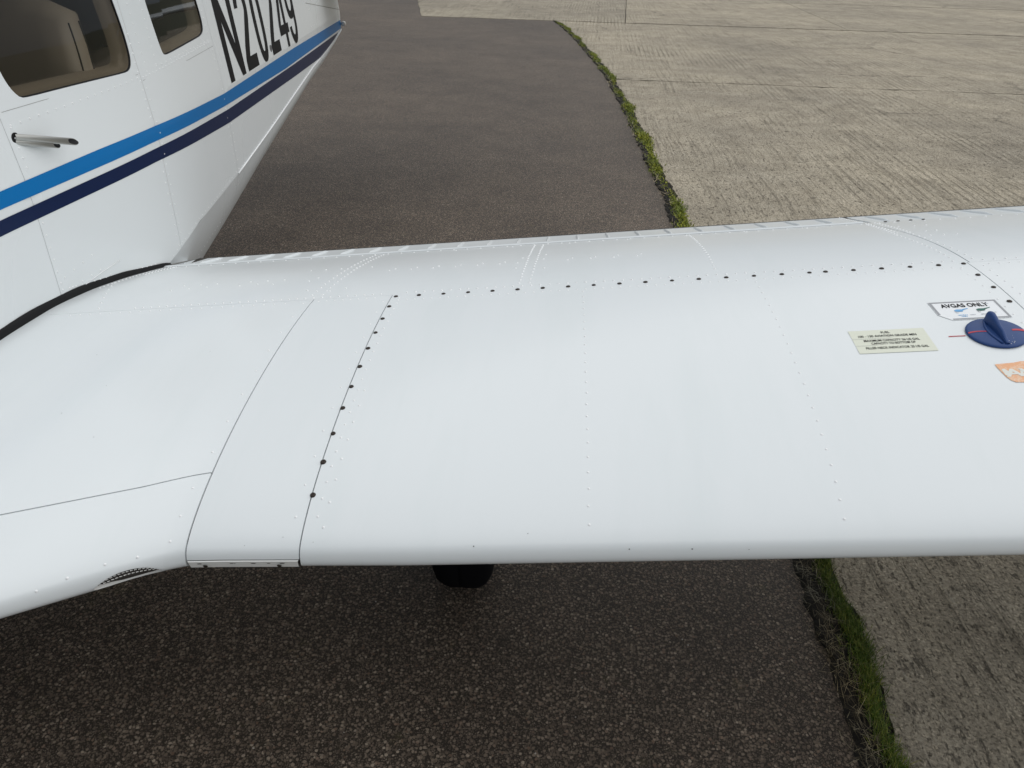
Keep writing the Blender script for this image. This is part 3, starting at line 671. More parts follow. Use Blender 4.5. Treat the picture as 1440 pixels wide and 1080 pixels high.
for s_ in (-1,):
    mb.put(*tube([capf @ Vector((s_ * (.007 + .008 * math.sin(math.pi * t)), .036 - .076 * t, .0012)) for t in np.linspace(0, 1, 12)], [.0016 + .0012 * math.sin(math.pi * t) for t in np.linspace(0, 1, 12)], 8))
mb.build('web', M['cap'], cap, True)
def capmark(x0, x1, wd):
    V = []; n = 10
    for i in range(n + 1):
        x = x0 + (x1 - x0) * i / n
        for sg in (-1, 1):
            y = sg * wd[0] / 2 + (wd[1] - wd[0]) * sg / 2 * i / n + .0012 * math.sin(i * .4); r_ = math.hypot(x, y)
            V.append(fm @ Vector((x, y, float(np.interp(r_, [.012, .030, .0445, .0473, .0485], [.0072, .0066, .0052, .0042, .0022])) + .0005)))
    return obj('red_mark', V, [(2 * i, 2 * i + 1, 2 * i + 3, 2 * i + 2) for i in range(n)], M['red'], cap)
capmark(-.0470, -.0150, (.0042, .0022)); capmark(.0250, .0470, (.0050, .0072))
mb = MB()
for i in range(14):
    a, b = random.uniform(.001, .018), random.uniform(-.045, -.016)
    if math.hypot(a, b) > .044: continue
    r_ = random.uniform(.0004, .0011); q = [capf @ Vector((a + r_ * c_, b + r_ * d_, .0016)) for c_, d_ in ((1, 0), (0, .8), (-1, .1), (-.2, -.9))]; mb.put(q, [(0, 1, 2, 3)])
mb.build('chipped_paint', M['letterwhite'], cap, kind='stuff')

# ---- fuselage
XC = -1.81; T6 = math.tan(R(6))
def hw(Y):
    if Y <= -.3: return .565 - .09 * min(1, (-.3 - Y) / 1.5) ** 1.3
    if Y <= 1.15: return .565
    m_ = .1267
    return .565 - m_ * (Y - 1.15) ** 2 / 1.4 if Y < 1.85 else .565 - m_ * (Y - 1.50)
def sx(Y, Z, off=0.0): return XC + hw(Y) - T6 * max(0, Z - .245) + off
def zc(Y): return float(np.interp(Y, [-2, 1.40, 1.68, 2.17, 2.86, 4.1, 4.6, 5.0, 5.4], [-.16, -.146, -.106, -.088, -.043, .052, .075, .10, .14]))
def ztop(Y): return float(np.interp(Y, [-2, -.35, -.1, .35, 1.5, 2.1, 2.8, 4, 5.4], [.40, .46, .60, .98, 1.0, .93, .80, .66, .52]))
def zs(Y): return min(.64, ztop(Y) - .09)
def drop(Y): return float(np.interp(Y, [-2, 1.4, 1.74, 2.13, 2.8, 4.1, 4.7, 5.1, 5.4], [.27, .27, .250, .200, .13, .062, .045, .03, .02]))
WIN1 = [(.905, .60), (.897, .56), (.895, .522), (.897, .500), (.903, .478), (.914, .458), (.931, .4425), (.960, .4395), (1.122, .436), (1.289, .431), (1.405, .4265), (1.432, .428), (1.452, .437), (1.465, .455), (1.471, .480), (1.473, .53), (1.466, .60)]
WIN1 += [(1.45, .70), (1.38, .74), (1.0, .74), (.93, .70)]
WIN2 = [(1.673, .60), (1.678, .546), (1.684, .49), (1.690, .455), (1.696, .441), (1.708, .4355), (1.74, .4345), (1.906, .441), (2.073, .447), (2.115, .4525), (2.140, .463), (2.151, .482), (2.155, .514), (2.148, .565), (2.12, .68), (2.02, .72), (1.75, .70), (1.69, .66)]
def zs_side(Y): return float(np.interp(Y, [-.4, .0, .3, 1.55, 2.25, 2.8, 4, 5.4], [.38, .45, .80, .80, .76, .62, .52, .42]))
def shrink(poly, k):
    n = len(poly); o = []
    for i in range(n):
        a = Vector(poly[i - 1]); b = Vector(poly[i]); c_ = Vector(poly[(i + 1) % n]); t = (c_ - a).normalized(); nn = Vector((-t.y, t.x)); o.append(tuple(b + nn * k))
    return o
def ccw(p): return p if sum(p[i][0] * p[(i + 1) % len(p)][1] - p[(i + 1) % len(p)][0] * p[i][1] for i in range(len(p))) > 0 else p[::-1]
def soften(p):
    o = []
    for i in range(len(p)):
        a, b = p[i], p[(i + 1) % len(p)]; o += [(a[0] * .75 + b[0] * .25, a[1] * .75 + b[1] * .25), (a[0] * .25 + b[0] * .75, a[1] * .25 + b[1] * .75)]
    return o
WIN1, WIN2 = soften(ccw(WIN1)), soften(ccw(WIN2))
def side_panel(name, y0, y1, wins, m, mirror=False, gap=.0005, parent=plane, off=0.0):
    n = max(4, int((y1 - y0) / .045)); a, b = y0 + gap, y1 - gap
    bot = [(y, zc(y)) for y in np.linspace(a, b, n)]; top = [(y, zs_side(y)) for y in np.linspace(b, a, n)]
    lr = [(b, z) for z in np.linspace(zc(b), zs_side(b), 12)[1:-1]]; ll = [(a, z) for z in np.linspace(zs_side(a), zc(a), 12)[1:-1]]
    outer = bot + lr + top + ll; vv = list(outer); ee = [(i, (i + 1) % len(outer)) for i in range(len(outer))]
    for wn in wins:
        k = len(vv); vv += wn; ee += [(k + i, k + (i + 1) % len(wn)) for i in range(len(wn))]
    for y in np.linspace(a, b, n)[1:-1]:
        for z in (-.02, .08, .16, .21, .245, .28, .32, .36, .40, .5, .6, .7):
            if zc(y) + .02 < z < zs_side(y) - .02: vv.append((float(y), z))
    r_ = delaunay_2d_cdt([Vector(q) for q in vv], ee, [], 0, 1e-6)
    P2, tri = r_[0], r_[2]
    def inside(p, poly):
        c_ = False; j = len(poly) - 1
        for i in range(len(poly)):
            if (poly[i][1] > p[1]) != (poly[j][1] > p[1]) and p[0] < (poly[j][0] - poly[i][0]) * (p[1] - poly[i][1]) / (poly[j][1] - poly[i][1]) + poly[i][0]: c_ = not c_
            j = i
        return c_
    Fc = []
    for t in tri:
        c_ = sum((P2[i] for i in t), Vector((0, 0))) / len(t)
        if inside(c_, outer) and not any(inside(c_, wn) for wn in wins): Fc.append(tuple(t))
    V = [(sx(p.x, p.y, off), p.x, p.y) for p in P2]
    if mirror: V = [(2 * XC - x, y, z) for x, y, z in V]; Fc = [t[::-1] for t in Fc]
    return obj(name, V, Fc, m, parent, y0 > 0 and y1 < 3)
YS = [-.30, .838, 1.492, 2.215, 5.40]
sides = [side_panel('side_panel', YS[0], YS[1], [], M['white_side']), side_panel('side_panel', YS[1], YS[2], [WIN1], M['white_side']), side_panel('side_panel', YS[2], YS[3], [WIN2], M['white_side']), side_panel('tail_side_panel', YS[3], YS[4], [], M['white_side'])]
side_panel('far_side_panel', YS[0], YS[4], [WIN1, WIN2], M['white_side'], True)
# backing behind the panel joints
M['jointgrey'] = mat('grey_joint', (.34, .34, .33), .7)
for y in YS[1:4]:
    zz = np.linspace(zc(y) + .003, zs_side(y), 12); V = [];
    for z in zz: V += [(sx(y, z, -.0025), y - .004, z), (sx(y, z, -.0025), y + .004, z)]
    obj('joint_backing', V, [(2 * i, 2 * i + 1, 2 * i + 3, 2 * i + 2) for i in range(11)], M['jointgrey'], plane)
# lower chamfer panels, belly, roof
def section(Y, side=1):
    d = drop(Y); pts = [(sx(Y, zc(Y)), zc(Y))]
    wi = .42 * d
    pts.append((pts[0][0] - wi, zc(Y) - d))
    return pts
def strip_panel(name, y0, y1, gap=.0007):
    Y = np.linspace(y0 + gap, y1 - gap, max(3, int((y1 - y0) / .06))); V = []; Fc = []; m = 9
    for y in Y:
        (xa, za), (xb_, zb) = section(y)
        for k in range(m):
            t = k / (m - 1)
            bul = .012 * math.sin(math.pi * t)
            V.append((xa + (xb_ - xa) * t + bul * .8, y, za + (zb - za) * t - bul * .3))
    for i in range(len(Y) - 1):
        for k in range(m - 1): Fc.append((i * m + k, i * m + k + 1, (i + 1) * m + k + 1, (i + 1) * m + k))
    return obj(name, V, Fc, M['white_side'], plane, True)
low1 = strip_panel('lower_panel', -.30, 2.215); low2 = strip_panel('lower_panel', 2.215, 5.40)
Y = np.linspace(-.30, 5.40, 60); V = []; Fc = []
for y in Y:
    (xa, za), (xb_, zb) = section(y); cx = xb_ - .0; ring = []
    for t in np.linspace(0, 1, 13):
        a = math.pi * t; h_ = (xb_ - XC)
        ring.append((XC + h_ * math.cos(a), y, zb - min(.05, h_ * .3) * math.sin(a) ** .6))
    ring.append((2 * XC - xa, y, za)); V += ring
for i in range(len(Y) - 1):
    for k in range(13): Fc.append((i * 14 + k, i * 14 + k + 1, (i + 1) * 14 + k + 1, (i + 1) * 14 + k))
obj('belly_skin', V, Fc, M['white_side'], plane, True)
def roof_part(name, y0, y1, n, m):
    V = []; Fc = []; Y = np.linspace(y0, y1, n)
    for y in Y:
        z0 = zs_side(y); x0 = sx(y, z0); z1 = max(ztop(y), z0 + .03)
        for t in np.linspace(0, 1, 15):
            a = math.pi * t; V.append((XC + (x0 - XC) * math.copysign(abs(math.cos(a)) ** .7, math.cos(a)), y, z0 + (z1 - z0) * math.sin(a) ** .8))
    for i in range(n - 1):
        for k in range(14): Fc.append((i * 15 + k, (i + 1) * 15 + k, (i + 1) * 15 + k + 1, i * 15 + k + 1))
    return obj(name, V, Fc, m, plane, True)
roof_part('roof_skin', .33, 5.40, 60, M['white_side']); roof_part('windshield', -.30, .328, 14, M['glass'])
# cowling, tail end, fin, stabilator
V = []; Fc = []; Y = [-2.15, -2.12, -2.0, -1.6, -1.0, -.30]; ws = [.16, .27, .38, .46, .50, hw(-.3)]; zt = [.22, .27, .33, .37, .41, .47]; zb = [-.05, -.14, -.24, -.32, -.37, -.39]
for y, a, t_, b_ in zip(Y, ws, zt, zb):
    for k in range(20):
        q = 2 * math.pi * k / 20; cq, sq = math.cos(q), math.sin(q)
        V.append((XC + a * math.copysign(abs(cq) ** .55, cq), y, (t_ + b_) / 2 + (t_ - b_) / 2 * math.copysign(abs(sq) ** .6, sq)))
for j in range(5):
    for k in range(20): Fc.append((j * 20 + k, j * 20 + (k + 1) % 20, (j + 1) * 20 + (k + 1) % 20, (j + 1) * 20 + k))
Fc.append(tuple(range(20)))
obj('engine_cowling', V, Fc, M['white_side'], plane, True)
y = 5.40; zz = np.linspace(zc(y) - drop(y), zs_side(y) + .06, 8); V = []; Fc = []
for z in zz:
    w_ = (sx(y, max(z, zc(y))) - XC) * (1 if z > zc(y) else .8)
    for t in np.linspace(0, math.pi, 9): V.append((XC + w_ * math.cos(t), y + .02 * math.sin(t), z))
for j in range(7):
    for k in range(8): Fc.append((j * 9 + k, j * 9 + k + 1, (j + 1) * 9 + k + 1, (j + 1) * 9 + k))
obj('tail_cap', V, Fc, M['white_side'], plane, True)
obj('tail_light', *lathe([(.016, 0), (.016, .030), (.012, .040), (.005, .044)], 14, Matrix.Translation((XC + .088, 5.395, .170)) @ Matrix.Rotation(R(-90), 4, 'X')), M['strip'], plane, True)
def foil_slab(name, root, tip, thick):
    V = []; Fc = []; pr = [(0, 0), (.04, .5), (.15, .85), (.35, 1), (.7, .55), (1, .03), (.7, -.55), (.35, -1), (.15, -.85), (.04, -.5)]
    for (p, ch, ax, th) in (root, tip):
        for s, t in pr: q = Vector(p) + Vector((0, ch * s, 0)) + Vector(ax) * th * t; V.append(q)
    n = len(pr); Fc = [(k, (k + 1) % n, n + (k + 1) % n, n + k) for k in range(n)] + [tuple(range(n))[::-1], tuple(range(n, 2 * n))]
    return obj(name, V, Fc, M['white_side'], plane, True)
foil_slab('tail_fin', ((XC, 4.35, .50), 1.15, (1, 0, 0), .045), ((XC, 4.95, 1.55), .65, (1, 0, 0), .025), 0)
for s_ in (-1, 1): foil_slab('stabilator', ((XC + s_ * .06, 4.72, .50), .76, (0, 0, 1), .035), ((XC + s_ * 1.9, 4.72, .50), .76, (0, 0, 1), .012), 0)
# other wing, seen only from elsewhere
X = np.linspace(XF, 3.6, 14); U = np.concatenate([np.linspace(-.995, -.2, 10), np.linspace(-.15, .15, 7), np.linspace(.2, .995, 18)]); XX, UU = np.meshgrid(X, U, indexing='ij'); na, nb = XX.shape
V = surf(XX, UU).reshape(-1, 3); V[:, 0] = 2 * XC - V[:, 0]
obj('far_wing', V, [(i * nb + j, i * nb + j + 1, (i + 1) * nb + j + 1, (i + 1) * nb + j) for i in range(na - 1) for j in range(nb - 1)], M['white'], plane, True)

# stripes on the side
def stripe(name, top, bot, m, y1):
    Y = np.sort(np.concatenate([np.linspace(-.28, y1, 90), [1.492]])); V = []; Fc = []
    for y in Y:
        a, b = np.interp(y, *top), np.interp(y, *bot)
        b = max(b, zc(y) + .001)
        V += [(sx(y, z, .0009), y, z) for z in np.linspace(b, a, 6)]
    for i in range(len(Y) - 1): Fc += [(6 * i + k, 6 * i + 6 + k, 6 * i + 7 + k, 6 * i + 1 + k) for k in range(5)]
    return obj(name, V, Fc, m, plane, True)
stripe('stripe', ([-.3, .744, 1.164, 1.477, 2.193, 3.609, 5.39], [.279, .277, .272, .263, .232, .223, .197]), ([-.3, .726, 1.454, 2.166, 3.319, 5.36], [.243, .242, .222, .189, .156, .140]), M['blue'], 5.395)
stripe('dark_stripe', ([-.3, .716, 1.455, 2.226, 3.56, 5.154, 5.4], [.223, .221, .202, .169, .146, .128, .124]), ([-.3, .70, 1.438, 2.196, 3.524, 4.902, 5.4], [.190, .189, .165, .121, .086, .056, .05]), M['navy'], 5.395)
# registration letters: thick strokes, each glyph a part
def glyph(strokes):
    """strokes: list of (points, [half widths in Y and Z]) as filled polygons in side coordinates"""
    mb = MB()
    for k, poly in enumerate(strokes):
        V = [(sx(y, z, .0010 + .0002 * k), y, z) for y, z in poly]
        tr = delaunay_2d_cdt([Vector(q) for q in poly], [(i, (i + 1) % len(poly)) for i in range(len(poly))], [], 1, 1e-6)
        mb.put([(sx(q.x, q.y, .0010 + .0002 * k), q.x, q.y) for q in tr[0]], tr[2])
    return mb.build('letter', M['black'], plane)
B0, T0 = .250, .590
def ell(cy, cz, ry, rz, a0, a1, n=22): return [(cy + ry * math.cos(R(a0 + (a1 - a0) * i / n)), cz + rz * math.sin(R(a0 + (a1 - a0) * i / n))) for i in range(n + 1)]
glyph([[(2.322, B0), (2.382, B0), (2.382, .470), (2.508, B0), (2.566, B0), (2.566, T0), (2.508, T0), (2.508, .370), (2.382, T0), (2.322, T0)]])
def two(y0, y1):
    w_ = y1 - y0; cy = (y0 + y1) / 2; ry = w_ / 2; rz = .095
    outer = ell(cy, T0 - rz, ry, rz, 180, -35); inner = ell(cy, T0 - rz, ry - .050, rz - .048, -25, 180)
    return [outer + [(y0 + .075, B0 + .052), (y1, B0 + .052), (y1, B0), (y0, B0), (y0, B0 + .042), ] + [(y0 + .035, B0 + .10)] + [inner[0]] + inner + []]
glyph(two(2.612, 2.806))
z0 = ell(2.955, (B0 + T0) / 2 - .002, .084, (T0 - B0) / 2 + .006, 0, 180) ; zi = ell(2.955, (B0 + T0) / 2, .034, (T0 - B0) / 2 - .045, 180, 0)
def ring_glyph(cy, cz, ry, rz, ty, tz, extra=None):
    n = 36; V = []; Fc = []
    for k in range(n):
        a = 2 * math.pi * k / n; q = lambda v_: math.copysign(abs(v_) ** .8, v_)
        for r1, r2 in ((ry, rz), (ry - ty, rz - tz)):
            y, z = cy + r1 * q(math.cos(a)), cz + r2 * q(math.sin(a)); V.append((sx(y, z, .0010), y, z))
    for k in range(n): Fc.append((2 * k, 2 * ((k + 1) % n), 2 * ((k + 1) % n) + 1, 2 * k + 1))
    mb = MB().put(V, Fc)
    if extra:
        tr = delaunay_2d_cdt([Vector(q) for q in extra], [(i, (i + 1) % len(extra)) for i in range(len(extra))], [], 1, 1e-6)
        mb.put([(sx(q.x, q.y, .0012), q.x, q.y) for q in tr[0]], tr[2])
    return mb.build('letter', M['black'], plane)
ring_glyph(2.955, .4165, .088, .1735, .052, .046)
glyph(two(3.105, 3.297))
glyph([[(3.466, B0 - .006), (3.518, B0 - .006), (3.518, T0), (3.466, T0)], [(3.345, .309), (3.466, .309), (3.466, .355), (3.345, .355)], [(3.518, .309), (3.562, .309), (3.562, .355), (3.518, .355)], [(3.345, .355), (3.394, .355), (3.466, .500), (3.466, T0), (3.452, T0)]])
ring_glyph(3.690, .478, .098, .118, .052, .040, ell(3.690, .345, .098, .108, 350, 190)[::1] + ell(3.690, .345, .047, .064, 195, 350) + [(3.737, .46), (3.788, .46)])
obj('static_port', *lathe([(.016, 0), (.016, .002), (.008, .003)], 16, Matrix.Translation((sx(3.074, .285), 3.074, .285)) @ Matrix.Rotation(R(90), 4, 'Y')), mat('grey_port', (.12, .12, .12), .6), plane)
# rivets on the side
def side_rivets(par, pts, r=1.0):
    mb = MB(); Rm = Matrix.Rotation(R(90), 4, 'Y')
    for y, z in pts: mb.put([Matrix.Translation((sx(y, z), y, z)) @ (Rm @ (q * r * 1.25)) for q in RV], RF)
    return mb.build('rivet_row', M['rivet'], par, True, kind='stuff')
def ln(y0, z0_, y1, z1, n): return [(y0 + (y1 - y0) * i / (n - 1), z0_ + (z1 - z0_) * i / (n - 1)) for i in range(n)]
side_rivets(sides[1], ln(.862, .395, 1.47, .402, 18) + ln(.86, .30, .86, .39, 5) + ln(.85, -.05, .85, .17, 8) + ln(1.476, -.12, 1.476, .16, 9) + ln(1.476, .29, 1.500, .62, 14)[:10] + ln(.87, -.045, 1.06, -.05, 6) + ln(.89, -.015, 1.02, -.02, 4) + ln(.87, .02, 1.0, .03, 4) + ln(.85, -.005, 1.30, -.115, 18), .95)
side_rivets(sides[2], ln(1.508, -.12, 1.508, .40, 17) + ln(1.545, .41, 1.545, .62, 9) + ln(1.62, .42, 1.64, .62, 9) + ln(1.53, .40, 2.19, .42, 26) + ln(2.18, .45, 2.178, .62, 8) + ln(1.62, .415, 2.16, .425, 14) + ln(2.19, -.07, 2.19, .39, 14) + [(y, zc(y) + .010) for y in np.linspace(1.42, 2.2, 22)], .85)
side_rivets(sides[3], ln(2.235, -.07, 2.235, .11, 6) + [(y, zc(y) + .008) for y in np.linspace(2.25, 4.6, 60)] + ln(4.2, .27, 5.3, .25, 20) + ln(5.0, .26, 5.0, .40, 8), .9)
mb = MB()
for y in list(np.linspace(1.75, 2.19, 14)):
    (xa, za), (xb_, zb) = section(y); t = .62; nrm = Vector((.92, 0, -.38)); Rm = nrm.to_track_quat('Z', 'Y').to_matrix().to_4x4()
    p = Vector((xa + (xb_ - xa) * t + .0085, y, za + (zb - za) * t - .003)); mb.put([Matrix.Translation(p) @ (Rm @ q) for q in RV], RF)
mb.build('rivet_row', M['rivet'], low1, True, kind='stuff')
# raised chine bead on the tail
mb = MB(); mb.put(*tube([(sx(y, zc(y), .001), y, zc(y) - .001) for y in np.linspace(2.22, 5.0, 30)], .003, 6)); mb.build('chine_bead', M['rivet'], plane, True)
# skin doubler lines
M['edgegrey'] = mat('grey_edge', (.28, .28, .27), .7)
for pts, w_ in (([(.85, .4265), (1.0, .425), (1.48, .412)], .0010), ([(1.50, .392), (1.9, .395), (2.205, .402)], .0012), ([(4.15, .405), (4.7, .345), (5.38, .27)], .004)):
    V = []
    for y, z in pts: V += [(sx(y, z, .0006), y, z - w_), (sx(y, z, .0006), y, z)]
    obj('doubler_edge', V, [(2 * i, 2 * i + 2, 2 * i + 3, 2 * i + 1) for i in range(len(pts) - 1)], M['edgegrey'], plane)
mb = MB(); mb.put(*tube([(sx(y, z, .001), y, z) for y, z in ((.90, -.030), (1.02, -.028), (1.12, -.030))], .0012, 6)); mb.build('raised_seam', M['rivet'], plane, True)
# black sealing strip where the wing meets the fuselage
V = []; Fc = []; ss = np.linspace(.10, .862, 50)
for i, s in enumerate(ss):
    P = surf(XF, math.sqrt(s), .0); y = P[1]; t = s; hgt = float(np.interp(s, [.1, .45, .62, .75, .84, .862], [.019, .019, .018, .015, .012, .009])); o_ = float(np.interp(s, [.1, .6, .86], [.010, .008, .006])) + .0010 * math.sin(s * 60)
    V += [(XF - .002, y, P[2] - .006), (XF + o_, y, P[2] - .003), (XF + o_ * 1.0, y, P[2] + .003), (XF + o_ * .45, y, P[2] + hgt * .6), (XF + .0018, y, P[2] + hgt + .0015 * math.sin(s * 47)), (XF - .002, y, P[2] + hgt)]
for i in range(49):
    for k in range(5): Fc.append((i * 6 + k, i * 6 + 6 + k, i * 6 + 7 + k, i * 6 + 1 + k))
Fc += [(49 * 6 + 5, 49 * 6 + 4, 49 * 6 + 3, 49 * 6 + 2, 49 * 6 + 1, 49 * 6)]
obj('wing_root_seal', V, Fc, M['rubber'], plane, True)
P = [surf(XF, math.sqrt(s), .001) for s in np.linspace(.85, .995, 12)]
obj('root_joint', *tube([(q[0] + .001, q[1], q[2] + .001) for q in P], .0022, 6), mat('grey_sealant', (.22, .22, .21), .7), plane)

# ---- twin vent pipes on the side
def vent():
    b = Vector((sx(.86, .372, -.004), .862, .366)); ax = Vector((.34, .90, -.26)).normalized(); up = Vector((0, 0, 1)); up = (up - ax * up.dot(ax)).normalized(); sd_ = ax.cross(up)
    root = None
    for nm, r_, ln_, o_ in (('upper', .0084, .150, .0030), ('lower', .0074, .106, -.0078)):
        V = []; Fc = []; n = 18
        for ring, (rr, cutk) in enumerate(((r_, 0), (r_, 1), (r_ * .78, 1), (r_ * .78, .6))):
            for k in range(n):
                a = 2 * math.pi * k / n; c_, s_ = math.cos(a), math.sin(a)
                L_ = 0 if cutk == 0 else ln_ * cutk + (c_ * -.019 + s_ * -.005) * (1 if nm == 'upper' else .7)
                V.append(b + ax * L_ + up * (o_ + rr * s_) + sd_ * (rr * c_))
        for j in range(3):
            for k in range(n): Fc.append((j * n + k, j * n + (k + 1) % n, (j + 1) * n + (k + 1) % n, (j + 1) * n + k))
        Fc.append(tuple(range(3 * n, 4 * n)))
        me = mesh('vent_pipe', V, Fc, True); me.materials.append(M['metal']); me.materials.append(M['dark'])
        for p_ in me.polygons[2 * n:]: p_.material_index = 1
        o = add('vent_pipe', me, None, plane)
        if root is None: root = o
    obj('collar', *lathe([(.0135, 0), (.0135, .0015), (.011, .002)], 18, Matrix.Translation(b + Vector((.0035, 0, 0))) @ Matrix.Rotation(R(90), 4, 'Y')), M['rubber'], root)
vent()

# ---- windows
def window(poly, idx, mirror=False):
    fx = lambda x: 2 * XC - x if mirror else x
    n = len(poly)
    # smooth the outline
    lay = [(0.0, -.0015), (.003, -.005), (.004, -.012), (.008, -.022), (.015, -.030), (.018, -.050)]
    V = []; Fc = []
    for k, d in lay:
        for y, z in shrink(poly, k): V.append((fx(sx(y, z, d)), y, z))
    for j in range(len(lay) - 1):
        for i in range(n): Fc.append((j * n + i, j * n + (i + 1) % n, (j + 1) * n + (i + 1) % n, (j + 1) * n + i))
    me = mesh('window', V, Fc, True); me.materials.append(M['trim']); me.materials.append(M['rubber'])
    for p_ in me.polygons[:n]: p_.material_index = 1
    o = add('window', me, None, plane)
    q = shrink(poly, .003); tr = delaunay_2d_cdt([Vector(a) for a in q], [(i, (i + 1) % n) for i in range(n)], [], 1, 1e-6)
    obj('pane', [(fx(sx(a.x, a.y, -.0045)), a.x, a.y) for a in tr[0]], tr[2], M['glass'], o, False)
    return o
window(WIN1, 0); window(WIN2, 1); window(WIN1, 0, True); window(WIN2, 1, True)
# ---- cabin interior
def lining(mirror=False):
    fx = lambda x: 2 * XC - x if mirror else x
    n = 30; vv = []; Y0, Y1 = -.25, 2.35
    outer = [(Y0, -.10), (Y1, -.08), (Y1, .70), (1.8, .80), (.2, .80), (Y0, .45)]
    vv = list(outer); ee = [(i, (i + 1) % 6) for i in range(6)]; wins = [shrink(WIN1, .0175)] + ([] if mirror else [shrink(WIN2, .0175)])  # far lining left closed over the second window to block the bright view
    for wn in wins: k = len(vv); vv += wn; ee += [(k + i, k + (i + 1) % len(wn)) for i in range(len(wn))]
    r_ = delaunay_2d_cdt([Vector(q) for q in vv], ee, [], 0, 1e-6); Fc = []
    def inside(p, poly):
        c_ = False; j = len(poly) - 1
        for i in range(len(poly)):
            if (poly[i][1] > p[1]) != (poly[j][1] > p[1]) and p[0] < (poly[j][0] - poly[i][0]) * (p[1] - poly[i][1]) / (poly[j][1] - poly[i][1]) + poly[i][0]: c_ = not c_
            j = i
        return c_
    for t in r_[2]:
        c_ = sum((r_[0][i] for i in t), Vector((0, 0))) / 3
        if inside(c_, outer) and not any(inside(c_, wn) for wn in wins): Fc.append(tuple(t))
    obj('cabin_lining', [(fx(sx(p.x, max(p.y, .0), -.050)), p.x, p.y) for p in r_[0]], Fc, M['lining'], plane)
lining(); lining(True)
obj('cabin_floor', [(XC - .51, -.3, -.11), (XC + .51, -.3, -.11), (XC + .39, 2.35, -.09), (XC - .39, 2.35, -.09)], [(0, 1, 2, 3)], M['carpet'], plane)
obj('rear_bulkhead', [(XC - .40, 2.34, -.10), (XC + .40, 2.34, -.10), (XC + .38, 2.34, .72), (XC - .38, 2.34, .72)], [(0, 1, 2, 3)], M['lining'], plane)
obj('headliner', [(XC - .46, 0, .80), (XC + .46, 0, .80), (XC + .40, 2.34, .72), (XC - .40, 2.34, .72)], [(0, 1, 2, 3)], M['lining'], plane)
obj('instrument_panel', *box((XC - .46, -.22, .05), (XC + .46, -.12, .44)), M['dark'], plane)
def cushion(lo, hi, bulge=.03, n=8, axis=None):
    """a rounded upholstered pad"""
    bm = bmesh.new(); bmesh.ops.create_cube(bm, size=1.0)
    bmesh.ops.subdivide_edges(bm, edges=bm.edges[:], cuts=6, use_grid_fill=True)
    lo = Vector(lo); hi = Vector(hi); c_ = (lo + hi) / 2; h = (hi - lo) / 2
    for q in bm.verts:
        p = q.co * 2; sq = Vector((p.x * math.sqrt(max(0, 1 - p.y ** 2 / 2 - p.z ** 2 / 2 + p.y ** 2 * p.z ** 2 / 3)), p.y * math.sqrt(max(0, 1 - p.z ** 2 / 2 - p.x ** 2 / 2 + p.z ** 2 * p.x ** 2 / 3)), p.z * math.sqrt(max(0, 1 - p.x ** 2 / 2 - p.y ** 2 / 2 + p.x ** 2 * p.y ** 2 / 3))))
        k = .45; r_ = p * (1 - k) + sq * k * 1.12; q.co = Vector((c_.x + r_.x * h.x, c_.y + r_.y * h.y, c_.z + r_.z * h.z))
    V = [q.co.copy() for q in bm.verts]; Fc = [[w_.index for w_ in p.verts] for p in bm.faces]; bm.free(); return V, Fc
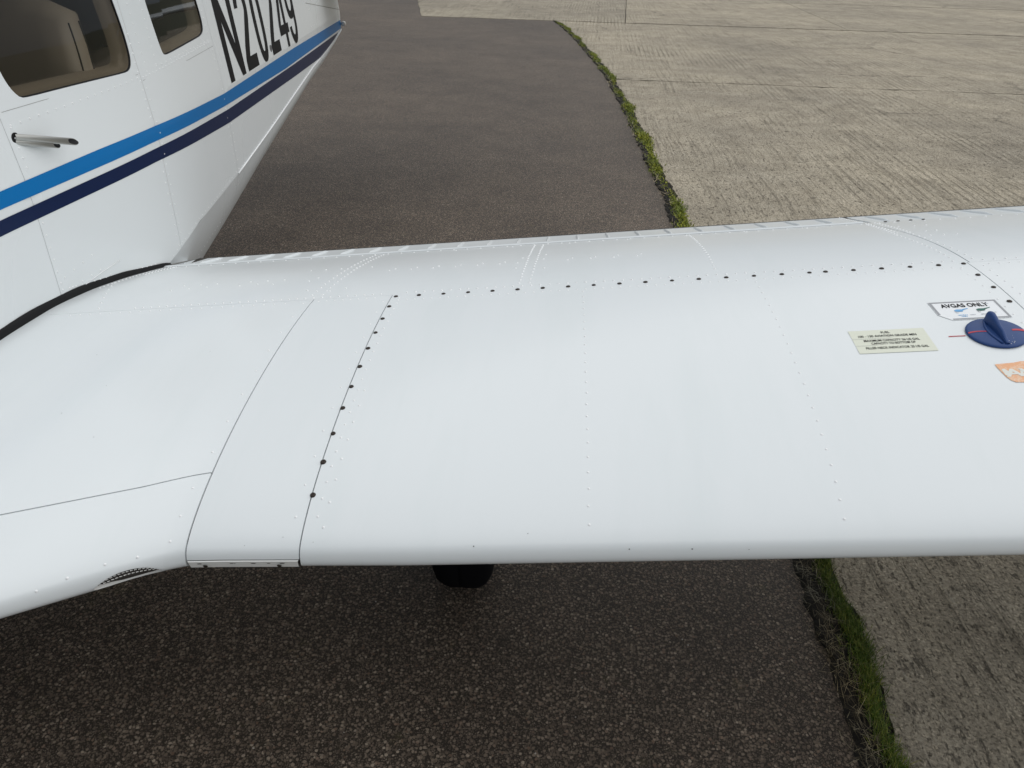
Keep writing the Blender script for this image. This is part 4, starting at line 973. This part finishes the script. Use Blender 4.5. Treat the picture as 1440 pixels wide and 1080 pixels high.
def seat(cx, y, rake=.12, wd=.45, hb=.52):
    s_ = obj('seat', *cushion((cx - wd / 2, y - .42, -.12), (cx + wd / 2, y + .06, .04)), M['seat'], plane, True)
    V, Fc = cushion((cx - wd / 2, y, .0), (cx + wd / 2, y + .13, hb)); V = [Vector((q.x, q.y + rake * q.z, q.z)) for q in V]
    b_ = obj('backrest', V, Fc, M['seat'], s_, True)
    mb = MB()
    for e in (-1, 1): mb.put(*tube([(cx + e * wd * .32, y + .13 + rake * z + .004 - .02 * (z / hb) ** 4, z) for z in np.linspace(.03, hb - .03, 10)], .004, 6))
    mb.put(*tube([(cx + e * wd * .32, y + .065 + rake * hb, hb + .003) for e in (-1, 1)], .004, 6))
    mb.build('seam_piping', M['seam'], s_, True)
    mb = MB()
    for e in (-1, 1):
        for py in (-.45, .40):
            pts = []
            for pz in np.linspace(-.85, .92, 14):
                qx = math.sqrt(1 - py * py / 2 - pz * pz / 2 + py * py * pz * pz / 3); qy = py * math.sqrt(max(0, 1 - pz * pz / 2 - .5 + pz * pz / 3)); qz = pz * math.sqrt(max(0, 1 - .5 - py * py / 2 + py * py / 3))
                x_, y_, z_ = e * (.55 + .504 * qx), py * .55 + .504 * qy, pz * .55 + .504 * qz
                zz = hb / 2 + z_ * hb / 2; pts.append((cx + x_ * wd / 2, y + .065 + y_ * .065 + rake * zz, zz))
            mb.put(*tube(pts, .0022, 5))
    mb.build('side_seam', M['seam'], s_, True, kind='stuff')
seat(XC + .265, 1.19, .12, .46, .62); seat(XC - .255, 1.15, .12, .44, .60); seat(XC + .21, 1.95, .2, .38, .40); seat(XC - .21, 1.95, .2, .38, .40)

# ---- main wheel under the wing
WX, WY = -.21, .81
ax = Matrix.Translation((WX, WY, -GH + .216)) @ Matrix.Rotation(R(90), 4, 'Y')
wheel = obj('main_wheel', *lathe([(.06, -.07), (.075, -.072), (.085, -.055), (.085, .055), (.075, .072), (.06, .07)], 32, ax), M['metal'], plane, True)
prof = [(.090, -.062), (.14, -.078), (.175, -.079), (.200, -.066), (.213, -.045), (.216, -.03), (.216, -.003), (.214, -.002), (.214, .002), (.216, .003), (.216, .012), (.213, .045), (.200, .066), (.175, .079), (.14, .078), (.090, .062)]
obj('tyre', *lathe(prof, 48, ax), M['tyre'], wheel, True)
obj('gear_leg', *tube([(WX - .10, WY, -GH + .216), (WX - .10, WY, -.20), (WX - .10, WY - .02, -.02)], [.022, .03, .035], 14), M['gear'], plane, True)
obj('gear_fork', *tube([(WX - .10, WY, -GH + .216), (WX, WY, -GH + .216)], .02, 12), M['gear'], plane, True)
obj('nose_wheel', *lathe(prof, 32, Matrix.Translation((XC, -1.2, -GH + .2)) @ Matrix.Rotation(R(90), 4, 'Y') @ Matrix.Scale(.92, 4)), M['tyre'], plane, True)
obj('nose_leg', *tube([(XC, -1.2, -GH + .2), (XC, -1.15, -.3)], .03, 12), M['greymetal'], plane, True)
